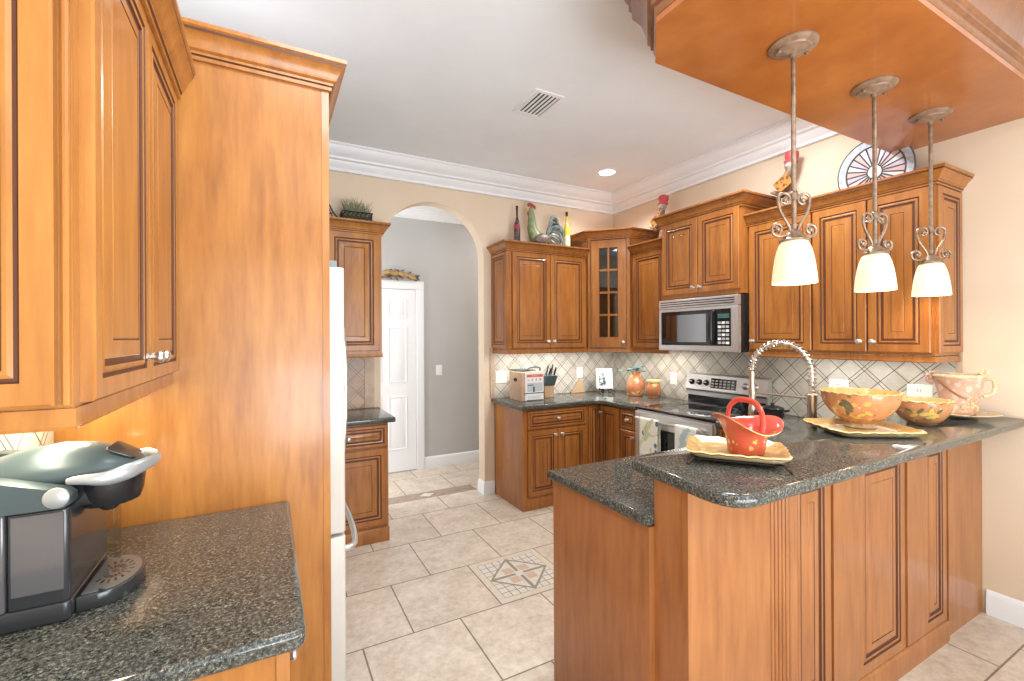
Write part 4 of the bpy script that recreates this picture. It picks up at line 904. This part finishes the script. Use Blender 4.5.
# orange vases
VAS = painted('orange_glaze', (.62, .24, .10), [((.80, .58, .26), .28, .45), ((.50, .16, .07), .15, .9)], 24)
vx, vy = 3.24, 3.43
g = thing('vase', 'round orange and yellow vase with teal flowers in the corner', 'vase', (vx, vy, .914))
b = MB(); b.lathe(vx, vy, [(.068, .9145), (.078, .918), (.080, .93), (.086, .95), (.092, .99), (.088, 1.03), (.070, 1.075), (.052, 1.10), (.050, 1.125), (.058, 1.14), (.054, 1.142), (.045, 1.125), (.046, 1.09), (.05, 1.0)], VAS, 32); b.build('vase', g)
FLW = flat_noise('teal_petals', (.10, .19, .20), (.30, .42, .42), 40, .6); STM = mat('green_stem', (.08, .13, .07), .6)
for dx, dy, dz, s_ in ((-.05, .0, .205, 1.0), (.0, -.03, .225, 1.15), (.045, .0, .235, 1.1), (.02, .03, .20, 1), (-.115, .05, .19, .75), (.05, -.04, .19, .9)):
    b = MB(); c0 = Vector((vx + dx * .9, vy + dy - dx * .5, .914 + dz + .05))
    b.tube(smooth_path([(vx, vy, 1.11), (vx + dx * .4, vy - dx * .2, 1.16), tuple(c0)], 4), .003, STM, 6)
    for k in range(7):
        a = k * 2 * PI / 7; d_ = Vector((math.cos(a), math.sin(a) * .8, .35)); b.ball(tuple(c0 + d_ * .018 * s_), (.016 * s_, .016 * s_, .011 * s_), FLW, 8, 5)
    b.ball(tuple(c0 + Vector((0, 0, .008))), .010 * s_, STM, 8, 5); b.build('flower', g)
jx, jy = 3.265, 3.215
g = thing('jar', 'squat orange jar with pale rim, right of the orange vase', 'jar', (jx, jy, .914))
b = MB(); b.lathe(jx, jy, [(.045, .9145), (.052, .92), (.050, .93), (.066, .95), (.070, .985), (.068, 1.02), (.06, 1.05), (.056, 1.055)], VAS, 28); b.build('jar', g)
b = MB(); b.lathe(jx, jy, [(.056, 1.0555), (.066, 1.062), (.066, 1.082), (.058, 1.086), (.05, 1.075), (.05, 1.06)], CRW, 28); b.build('rim', g)
# black pot right of the range
kx, ky = 3.14, 1.965
g = thing('saucepan', 'black round pot on the worktop right of the range', 'pot', (kx, ky, .914))
b = MB(); b.lathe(kx, ky, [(.052, .9145), (.064, .92), (.070, .95), (.070, .985), (.074, .988), (.069, .989), (.064, .95), (.05, .925), (.01, .922)], BLK, 28); b.build('pot', g)
b = MB(); b.lathe(kx, ky, [(.073, .9895), (.068, .998), (.038, 1.008), (.010, 1.011), (.010, 1.016), (.014, 1.02), (.012, 1.028), (.004, 1.03)], BLK, 28); b.build('lid', g)
b = MB(); b.tube(smooth_path([(kx + .03, ky - .062, .975), (kx + .04, ky - .09, .982), (kx + .015, ky - .10, .982), (kx + .0, ky - .068, .975)], 4), .007, BLK, 8); b.build('handle', g)
# outlets and switches
def plate_at(name, P, N, w_, h_, label, kind, cat):
    g = thing(name, label, cat, P); N = Vector(N); U = Vector((-N.y, N.x, 0)) * -1
    def bx(b, u0, u1, z0, z1, d0, d1, m):
        q = lambda d: [Vector(P) + U * u + Vector((0, 0, z)) + N * d for u, z in ((u0, z0), (u1, z0), (u1, z1), (u0, z1))]; b.loft([q(d0), q(d1)], m)
    b = MB(); q = lambda i, d: [Vector(P) + U * u + Vector((0, 0, z)) + N * d for u, z in ((-w_ / 2 + i, -h_ / 2 + i), (w_ / 2 - i, -h_ / 2 + i), (w_ / 2 - i, h_ / 2 - i), (-w_ / 2 + i, h_ / 2 - i))]
    b.loft([q(0, 0), q(0, .003), q(.004, .006)], WPL); b.build('plate', g, False)
    n = max(1, round(w_ / .062)) if kind == 'switch' else 1
    for k in range(n):
        u = (k - (n - 1) / 2) * .046; b = MB()
        if kind == 'switch': bx(b, u - .016, u + .016, -.033, .033, .006, .009, WPL); b.build('rocker', g, False)
        else:
            for s in (-1, 1): bx(b, -.017, .017, s * .022 - .015, s * .022 + .015, .006, .008, WPL); bx(b, -.008, -.005, s * .022 - .004, s * .022 + .008, .008, .0083, DRK); bx(b, .005, .008, s * .022 - .004, s * .022 + .008, .008, .0083, DRK)
            b.build('socket', g, False)
plate_at('light_switch', (1.99, YB - .0085, 1.115), (0, -1, 0), .12, .12, 'white double switch plate on the backsplash left of the box', 'switch', 'switch')
plate_at('wall_outlet', (2.93, YB - .0085, 1.12), (0, -1, 0), .075, .118, 'white outlet plate on back wall tile left of the cookbook', 'outlet', 'outlet')
plate_at('wall_outlet', (XR - .0085, 3.09, 1.10), (-1, 0, 0), .075, .118, 'white outlet plate on tile right of the orange jar', 'outlet', 'outlet')
plate_at('wall_outlet', (XR - .0085, 1.67, 1.145), (-1, 0, 0), .12, .118, 'white outlet plate half hidden behind the large footed bowl', 'outlet', 'outlet')
plate_at('wall_outlet', (XR - .0085, 1.235, 1.150), (-1, 0, 0), .12, .118, 'white outlet plate behind the smaller terracotta bowl', 'outlet', 'outlet')
plate_at('light_switch', (1.755, YH - .0005, 1.122), (0, -1, 0), .075, .118, 'white switch plate on the grey hallway wall', 'switch', 'switch')
# ------------------------------------------------------------------ things on top of cabinets
def bottle(x, y, z, H, R, m, cap, label, lab=None, lr=(.15, .48), name='bottle'):
    g = thing(name, label, 'bottle', (x, y, z)); b = MB()
    b.lathe(x, y, [(R * .9, z), (R, z + .005), (R, z + H * .55), (R * .9, z + H * .62), (R * .4, z + H * .74), (R * .34, z + H * .78), (R * .33, z + H * .93)], m, 20); b.build('glass', g)
    b = MB(); b.lathe(x, y, [(R * .36, z + H * .90), (R * .38, z + H), (R * .2, z + H)], cap, 14); b.build('cap', g)
    if lab: b = MB(); b.lathe(x, y, [(R + .001, z + H * lr[0]), (R + .001, z + H * min(lr[1], .55)), (R * .93 + .001, z + H * max(lr[1], .551))], lab, 20, cap=False); b.build('label', g, False)
WINE = painted('dark_figured_glass', (.07, .035, .035), [((.30, .22, .17), .16, 1.2), ((.35, .06, .06), .1, 1)], 40)
bottle(2.115, 3.83, 2.312, .45, .031, WINE, DRK, 'tall dark patterned bottle on cabinet, left of the rooster', mat('wine_red', (.30, .045, .055), .5), (.50, .60))
YOIL = mat('yellow_glass', (.58, .46, .04), .08, coat=.4)
bottle(2.695, 3.83, 2.312, .465, .034, YOIL, DRK, 'slim yellow bottle on cabinet, right of the rooster', mat('pale_label', (.60, .57, .42), .6), (.22, .40))
# rooster figurine
g = thing('rooster_figurine', 'green and black rooster figurine standing on the back wall cabinet', 'figurine', (2.35, 3.80, 2.312))
RG = flat_noise('rooster_green', (.13, .19, .08), (.26, .30, .15), 30, .4); RBk = flat_noise('rooster_dark', (.05, .055, .05), (.20, .13, .09), 45, .4); RT = flat_noise('rooster_tail', (.05, .075, .075), (.18, .22, .21), 30, .35); RR = mat('rooster_red', (.30, .06, .045), .45)
ox, oy, oz = 2.30, 3.80, 2.312
b = MB(); b.tube(smooth_path([(ox + .16, oy, oz + .17), (ox + .11, oy, oz + .165), (ox + .05, oy, oz + .15), (ox, oy, oz + .17), (ox - .03, oy, oz + .22), (ox - .035, oy, oz + .29), (ox - .04, oy, oz + .36), (ox - .05, oy, oz + .41), (ox - .065, oy, oz + .425)], 5), [.02 + .0 * 0 for _ in range(0)] or None, RG, 14) if False else None
sk = smooth_path([(ox + .17, oy, oz + .18), (ox + .11, oy, oz + .165), (ox + .05, oy, oz + .15), (ox, oy, oz + .175), (ox - .03, oy, oz + .23), (ox - .037, oy, oz + .30), (ox - .042, oy, oz + .37), (ox - .05, oy, oz + .42), (ox - .066, oy, oz + .432)], 5)
rs = [.020, .045, .060, .066, .054, .042, .033, .028, .014]; rr = []
for i in range(len(sk)):
    f = i / 5; k = min(int(f), len(rs) - 2); rr.append(rs[k] + (rs[k + 1] - rs[k]) * (f - k))
b.tube(sk, rr, RG, 16, flat=.75); b.build('body', g)
b = MB(); b.ball((ox + .065, oy - .036, oz + .14), (.10, .030, .06), RBk, 14, 8); b.ball((ox + .065, oy + .036, oz + .14), (.10, .030, .06), RBk, 14, 8); b.build('wing', g)
b = MB()
for k in range(5): b.ball((ox - .075 + k * .018, oy, oz + .462 + .012 * math.sin(k * .9 + .6)), (.012, .007, .022), RR, 8, 6)
b.ball((ox - .078, oy, oz + .385), (.012, .009, .026), RR, 8, 6); b.build('comb', g)
b = MB(); b.tube([(ox - .075, oy, oz + .43), (ox - .095, oy, oz + .428), (ox - .115, oy, oz + .418)], [.013, .009, .002], YEL, 8); b.build('beak', g)
b = MB()
for s in (-1, 1): b.ball((ox - .062, oy + s * .026, oz + .438), .006, BLK, 8, 6)
b.build('eye', g)
for k in range(9):
    f = k / 8; zt_ = .33 - .25 * f; xt = .20 + .07 * math.sin(f * PI)
    b = MB(); yy = oy + (k % 3 - 1) * .022
    pts = smooth_path([(ox + .12, oy + (k % 3 - 1) * .01, oz + .17 - .04 * f), (ox + .16 + .01 * k * (1 - f), yy, oz + .17 + (zt_ - .1) * .7), (ox + xt, yy, oz + zt_ + .05), (ox + xt + .045, yy, oz + zt_ + .02), (ox + xt + .055, yy, oz + zt_ - .035)], 4)
    n = len(pts); b.tube(pts, [.006 + .010 * math.sin(PI * i / (n - 1)) for i in range(n)], RT, 8, flat=.45); b.build('tail_feather', g)
for s in (-1, 1):
    b = MB(); b.tube([(ox + .03, oy + s * .03, oz + .09), (ox + .025, oy + s * .032, oz + .04), (ox + .03, oy + s * .032, oz + .008)], [.02, .009, .008], YEL, 8)
    for t_ in (-1, 0, 1): b.tube([(ox + .03, oy + s * .032, oz + .006), (ox - .012, oy + s * .032 + t_ * .016, oz + .004)], [.006, .003], YEL, 6)
    b.build('leg', g)
b = MB(); b.slab(round_poly([(ox - .06, oy - .07), (ox + .12, oy - .07), (ox + .12, oy + .07), (ox - .06, oy + .07)], .03), oz - .0005, oz + .0035, RBk, 0); b.build('base', g)
# two tall figurines with red caps
FB = flat_noise('figurine_brown', (.16, .08, .05), (.34, .20, .14), 40, .55); FW = flat_noise('figurine_grey', (.28, .22, .19), (.46, .39, .34), 40, .55); FR = mat('figurine_red', (.48, .06, .07), .5); FP = painted('figurine_plaque', (.40, .20, .055), [((.16, .045, .015), .3, 1)], 34)
FC = flat_noise('figurine_cream', (.56, .42, .26), (.66, .53, .36), 30, .6)
def figurine(x, y, z, H, label):
    s = H / .5; g = thing('figurine', label, 'figurine', (x, y, z), 'red-capped figurines on the right cabinets')
    def Q(u, v, h): return (x - v * s * .9 + 0 * u, y - u * s, z + h * s)
    b = MB(); pts = [Q(.0, 0, 0), Q(.0, 0, .06), Q(.03, 0, .14), Q(.0, 0, .22), Q(-.03, 0, .30), Q(.0, 0, .36), Q(.01, 0, .40)]
    b.tube(smooth_path(pts, 4), [(.055, .058, .06, .062, .062, .062, .064, .062, .06, .058, .058, .056, .055, .05, .046, .044, .042, .04, .038, .036, .034, .034, .034, .034, .03)[i] * s * .8 for i in range(25)], FB, 12); b.build('body', g)
    b = MB()
    for u, h, du_, dh in ((-.05, .20, -.10, .24), (.05, .15, .10, .17), (-.04, .10, -.085, .05), (.04, .08, .08, .02)): b.tube([Q(u * .6, .02, h), Q(du_, .04, dh)], [.022 * s, .014 * s], FB, 8); b.ball(Q(du_, .04, dh), .016 * s, FW, 8, 6)
    b.build('limbs', g)
    b = MB(); b.ball(Q(.01, .005, .405), (.038 * s, .038 * s, .04 * s), FW, 12, 8); b.ball(Q(.01, .045, .40), .012 * s, FC, 8, 6); b.build('head', g)
    b = MB(); b.lathe(0, 0, [(.043 * s, 0), (.044 * s, .012 * s), (.038 * s, .02 * s), (.046 * s, .05 * s), (.042 * s, .075 * s), (.015 * s, .088 * s)], FR, 14); b.tube([(.03 * s, 0, .04 * s), (.05 * s, .03 * s, .02 * s), (.055 * s, .035 * s, -.02 * s)], [.012 * s, .01 * s, .005 * s], FR, 8); b.xf(Matrix.Translation(Q(.012, 0, .425)) @ Matrix.Rotation(.15, 4, 'X')); b.build('cap', g)
    b = MB(); b.box(-.006, .006, -.055, .055, -.045, .045, FP, .003); b.xf(Matrix.Translation(Q(.0, .085, .27)) @ Matrix.Rotation(-.55, 4, 'X') @ Matrix.Scale(s, 4)); b.build('plaque', g)
    b = MB(); b.lathe(x, y, [(.06 * s, z), (.062 * s, z + .012 * s), (.05 * s, z + .03 * s), (.03 * s, z + .04 * s)], FC, 16); b.build('base', g)
figurine(3.30, 3.13, 2.3115, .515, 'slender red-capped brown figurine on cabinet left of the microwave cabinet')
figurine(3.31, 1.94, 2.3165, .50, 'slender red-capped brown figurine behind the nearest hanging lamp')
# round leaded-glass plate standing on the right cabinet
g = thing('decorative_plate', 'round stained-glass wheel plate standing on the long three-door cabinet', 'plate', (3.36, 1.43, 2.317))
pc = Vector((3.345, 1.43, 2.522)); PM = Matrix.Translation(pc) @ Matrix.Rotation(-.10, 4, 'Y') @ Matrix.Rotation(-PI / 2, 4, 'Y')
GP = [mat('glass_lilac', (.50, .44, .52), .15, coat=.4), mat('glass_clear_white', (.62, .62, .64), .15, coat=.4), mat('glass_pink', (.56, .40, .38), .15, coat=.4)]
GB_ = flat_noise('glass_blue_rim', (.36, .44, .54), (.58, .63, .68), 50, .15); LEAD = mat('lead_came', (.12, .11, .11), .4, .6)
b = MB(); nseg = 24
for k in range(nseg):
    a0, a1 = 2 * PI * k / nseg + .03, 2 * PI * (k + 1) / nseg - .03
    q = [(r * math.cos(a), r * math.sin(a)) for r, a in ((.04, a0), (.155, a0), (.155, a1), (.04, a1))]
    b.loft([[(x, y, 0) for x, y in q], [(x, y, .004) for x, y in q]], GP[k % 3])
b.xf(PM).build('glass_segments', g, False)
b = MB(); b.lathe(0, 0, [(.160, 0), (.160, .005), (.203, .012), (.203, .007)], GB_, 48, cap=False)
b.xf(PM).build('glass_rim', g)
b = MB()
for k in range(nseg): a = 2 * PI * k / nseg; b.tube([(.04 * math.cos(a), .04 * math.sin(a), .003), (.158 * math.cos(a), .158 * math.sin(a), .003)], .0045, LEAD, 6)
for r, rr_ in ((.158, .005), (.204, .004), (.04, .004)): b.tube([(r * math.cos(2 * PI * k / 40), r * math.sin(2 * PI * k / 40), .004 if r < .2 else .010) for k in range(40)], rr_, LEAD, 6, closed=True)
b.xf(PM).build('lead_frame', g)
b = MB(); b.lathe(0, 0, [(.038, 0), (.038, .006), (.02, .01), (.002, .011)], GP[1], 20); b.xf(PM).build('center_boss', g)
# wire basket of greenery and black wire ornament over the left cabinet
g = thing('wire_basket', 'black scrolled wire basket with dry greenery on the cabinet by the arch', 'basket', (.63, 3.80, 2.405))
bz = 2.4145
b = MB(); 
for zz_, w_ in ((bz + .004, .10), (bz + .075, .115)): b.tube([(.625 - w_, 3.72, zz_), (.625 + w_, 3.72, zz_), (.625 + w_, 3.86, zz_), (.625 - w_, 3.86, zz_)], .005, IRON, 6, closed=True)
for k in range(7):
    xx = .53 + k * .032; b.tube(smooth_path([(xx - .012, 3.719, bz + .006), (xx + .014, 3.717, bz + .022), (xx - .014, 3.717, bz + .045), (xx + .012, 3.717, bz + .074)], 3), .0045, IRON, 6)
    b.tube([(xx, 3.861, bz + .006), (xx, 3.861, bz + .074)], .004, IRON, 6)
for k in range(4):
    yy = 3.74 + k * .035; b.tube([(.515, yy, bz + .006), (.512, yy, bz + .074)], .004, IRON, 6); b.tube([(.735, yy, bz + .006), (.738, yy, bz + .074)], .004, IRON, 6)
b.build('frame', g)
GRS = [mat('dry_grass', (.30, .28, .17), .8), mat('grey_green', (.22, .24, .15), .8)]
b = MB(); b.box(.525, .725, 3.735, 3.845, bz + .001, bz + .05, mat('basket_moss', (.10, .10, .06), .9), .008)
for k in range(170):
    x, y = .535 + random.random() * .18, 3.74 + random.random() * .10; a = random.random() * 2 * PI; l = .06 + random.random() * .09; sp_ = .05
    b.tube([(x, y, bz + .045), (x + .4 * sp_ * math.cos(a), y + .3 * sp_ * math.sin(a), bz + .045 + l * .6), (x + sp_ * math.cos(a), y + .6 * sp_ * math.sin(a), bz + .045 + l)], [.003, .0025, .0008], GRS[k % 2], 4)
o = b.build('greenery', g); o['kind'] = 'stuff'
g = thing('wire_ornament', 'black wire leaf ornament beside the wire basket, half hidden by the tall panel', 'ornament', (.44, 3.8, 2.405))
b = MB(); b.tube(smooth_path([(.40, 3.78, bz + .004), (.40, 3.78, bz + .10), (.415, 3.78, bz + .135), (.45, 3.78, bz + .07), (.49, 3.78, bz + .02), (.50, 3.78, bz + .004)], 4), .006, IRON, 6); b.tube([(.40, 3.78, bz + .05), (.45, 3.78, bz + .06)], .004, IRON, 6); b.tube([(.41, 3.78, bz + .12), (.45, 3.78, bz + .02), (.47, 3.78, bz + .004)], .004, IRON, 6)
b.tube([(.39, 3.78, bz + .005), (.51, 3.78, bz + .005)], .005, IRON, 6); b.tube([(.45, 3.74, bz + .005), (.45, 3.84, bz + .005)], .005, IRON, 6); b.build('frame', g)
# dried swag over the hall door
g = thing('dried_swag', 'dried gourd and leaf swag lying on the hall door frame', 'swag', (1.30, YH - .03, 2.14))
TAN = flat_noise('dried_tan', (.30, .18, .07), (.46, .32, .14), 30, .7); DBR = flat_noise('dried_brown', (.10, .075, .05), (.24, .17, .10), 30, .8)
b = MB()
for x, z, l, a in ((1.24, 2.215, .075, -.1), (1.34, 2.205, .085, -.25), (1.43, 2.185, .06, -.5), (1.16, 2.22, .06, .2)):
    b.tube([(x - l * math.cos(a), YH - .05, z - l * math.sin(a)), (x - l * .5 * math.cos(a), YH - .055, z - l * .5 * math.sin(a)), (x, YH - .055, z), (x + l * math.cos(a), YH - .05, z + l * math.sin(a))], [.01, .026, .03, .008], TAN, 10)
b.build('gourd', g)
b = MB()
for k in range(46):
    x = 1.10 + random.random() * .38; z = 2.165 + .085 * (1 - abs(x - 1.2) / .32) * random.random() + .0; a = random.random() * 2 - 1; l = .035 + random.random() * .03
    b.tube([(x, YH - .045, z), (x + l * .5, YH - .06, z + l * .5 * a), (x + l, YH - .05, z + l * a)], [.004, .013, .002], DBR, 6, flat=.4)
b.tube(smooth_path([(1.08, YH - .035, 2.16), (1.25, YH - .04, 2.19), (1.40, YH - .04, 2.175), (1.49, YH - .035, 2.145)], 4), .012, DBR, 8); b.build('leaves', g)
# ------------------------------------------------------------------ coffee maker
KD = mat('charcoal_plastic', (.028, .030, .033), .24, coat=.3); KG = mat('gunmetal_gloss', (.06, .085, .095), .36, .3, coat=.1); KS = mat('silver_plastic', (.40, .42, .43), .32, .5); KT = mat('smoked_tank', (.10, .095, .10), .10, coat=.5)
g = thing('coffee_maker', 'black and silver single-cup coffee maker on the foreground worktop', 'coffee maker', (-.42, 1.4, .914))
ya_, yb2 = 1.268, 1.532; ym = 1.40
b = MB(); b.slab(round_poly([(-.556, ya_ + .004), (-.366, ya_ + .004), (-.366, yb2 - .004), (-.556, yb2 - .004)], [.03, .012, .012, .03]), .9145, .956, KD, .005); b.build('base', g)
b = MB(); b.slab(round_poly([(-.55, ya_), (-.462, ya_), (-.462, 1.32), (-.55, 1.32)], [.025, .006, .006, .02]), .9565, 1.152, KT, .004); tk = b.build('water_tank', g); tk['label'] = 'smoked grey water tank'
b = MB(); b.slab(round_poly([(-.459, ya_ + .002), (-.366, ya_ + .002), (-.366, yb2 - .002), (-.459, yb2 - .002)], [.006, .014, .014, .01]), .9565, 1.150, KD, .004)
b.slab([(-.55, 1.325), (-.461, 1.325), (-.461, yb2 - .004), (-.55, yb2 - .004)], .9565, 1.15, KD, .01); b.build('housing', g)
b = MB(); b.box(-.452, -.374, ya_ - .0015, ya_ + .003, .985, 1.145, KT, .001); b.build('side_panel', g)
# shoulders: sloped silver side covers
for y0, y1 in ((ya_ - .006, ya_ + .040), (yb2 - .040, yb2 + .006)):
    b = MB(); pf = [(-.556, 1.152), (-.372, 1.152), (-.361, 1.160), (-.362, 1.176), (-.372, 1.186), (-.40, 1.195), (-.46, 1.214), (-.52, 1.232), (-.556, 1.238)]
    rings = []
    for d, i in ((0, .006), (.006, 0), (y1 - y0 - .006, 0), (y1 - y0, .006)):
        cxp = sum(p[0] for p in pf) / len(pf); czp = sum(p[1] for p in pf) / len(pf)
        rings.append([(cxp + (x - cxp) * (1 - i * 3), y0 + d, czp + (z - czp) * (1 - i * 5)) for x, z in pf])
    b.loft(rings, KG); b.build('shoulder', g)
b = MB(); b.lathe(0, 0, [(.021, 0), (.021, .004), (.017, .007), (.002, .008)], KS, 20); b.xf(Matrix.Translation((-.383, ya_ - .006, 1.176)) @ Matrix.Rotation(PI / 2, 4, 'X')); b.build('pivot', g)
# dome lid
b = MB(); rings = []
prof = [(-.556, 1.165, 1.222, .085), (-.53, 1.165, 1.240, .088), (-.48, 1.168, 1.256, .090), (-.42, 1.172, 1.264, .090), (-.36, 1.178, 1.258, .086), (-.32, 1.182, 1.244, .078), (-.285, 1.186, 1.226, .062), (-.268, 1.190, 1.214, .045), (-.258, 1.195, 1.205, .02)]
for x, z0, z1, hw in prof:
    ring = []
    for k in range(20):
        a = 2 * PI * k / 20; zc = z0 + (z1 - z0) * .25; zz_ = zc + ((z1 - zc) * math.sin(a) if math.sin(a) > 0 else (zc - z0) * math.sin(a)); ca = math.cos(a)
        ring.append((x, ym + hw * (abs(ca) ** .7) * (1 if ca > 0 else -1), zz_))
    rings.append(ring)
b.loft(rings, KG); b.build('lid', g, ang=60)
b = MB(); b.slab(round_poly([(-.33, ym - .05), (-.272, ym - .04), (-.272, ym + .04), (-.33, ym + .05)], .012), 1.232, 1.2365, KD, .001); b.xf(Matrix.Translation((-.3, ym, 1.238)) @ Matrix.Rotation(.52, 4, 'Y') @ Matrix.Translation((.3, -ym, -1.238))); b.build('display', g)
b = MB(); pts = smooth_path([(-.378, ym - .105, 1.199), (-.35, ym - .106, 1.199), (-.31, ym - .100, 1.196), (-.265, ym - .068, 1.205), (-.240, ym, 1.210), (-.265, ym + .068, 1.205), (-.31, ym + .100, 1.196), (-.35, ym + .106, 1.199), (-.378, ym + .105, 1.199)], 5)
n = len(pts); b.tube(pts, [.006 + .012 * min(1, 3.2 * min(i, n - 1 - i) / n) - .006 * max(0, 1 - abs(i - n / 2) / (n * .18)) for i in range(n)], KS, 12, flat=.45, up=(0, 0, 1)); b.build('handle', g)
b = MB(); b.lathe(-.332, ym, [(.050, 1.118), (.058, 1.122), (.064, 1.14), (.068, 1.175), (.068, 1.190), (.02, 1.192)], BLK, 28); b.box(-.40, -.33, ym - .06, ym + .06, 1.13, 1.188, BLK, .004); b.build('brew_head', g)
b = MB(); b.lathe(-.332, ym, [(.012, 1.10), (.018, 1.105), (.02, 1.118)], BLK, 14); b.build('spout', g)
tp = [(-.364, 1.300), (-.330, 1.302)] + [(-.330 + .062 * math.cos(a), ym + .098 * math.sin(a)) for a in [-PI / 2 + PI * k / 14 for k in range(15)]] + [(-.330, 1.498), (-.364, 1.500)]
b = MB(); b.slab(tp, .9145, .948, KD, .003); tr = b.build('drip_tray', g)
b = MB(); b.slab(inset(tp, .006), .948, .9498, mat('tray_grey', (.17, .19, .19), .3, .4), .0005); gt = b.build('drip_grate', g)
b = MB()
for k in range(16):
    a = 2 * PI * k / 16; c_, s_ = math.cos(a), math.sin(a)
    for r0, r1 in ((.014, .026), (.031, .044)):
        if -.322 + r1 * c_ < -.358: continue
        q = [(-.322 + r * c_ * .8 + w * -s_, ym + r * s_ * 1.4 + w * c_) for r, w in ((r0, -.0022), (r1, -.003), (r1, .003), (r0, .0022))]
        b.face([b.bm.verts.new((x, y, .9502)) for x, y in q], BLK)
b.lathe(-.322, ym, [(.008, .950), (.008, .9503), (.001, .9504)], BLK, 10); b.build('slots', gt, False)
# chrome-topped glass canister behind the coffee maker
g = thing('canister', 'small glass canister with chrome knob lid behind the coffee maker', 'canister', (-.425, 1.655, .914))
CG = mat('canister_glass', (.7, .7, .66), .1); glass_nodes(CG, (.86, .86, .82), .15)
b = MB(); b.lathe(-.425, 1.655, [(.05, .9145), (.056, .92), (.056, 1.145), (.05, 1.155)], CG, 24); b.build('glass', g)
b = MB(); b.lathe(-.425, 1.655, [(.056, 1.156), (.058, 1.161), (.05, 1.171), (.012, 1.177), (.007, 1.186), (.012, 1.194), (.009, 1.202), (.002, 1.204)], CHROME, 24); b.build('lid', g)
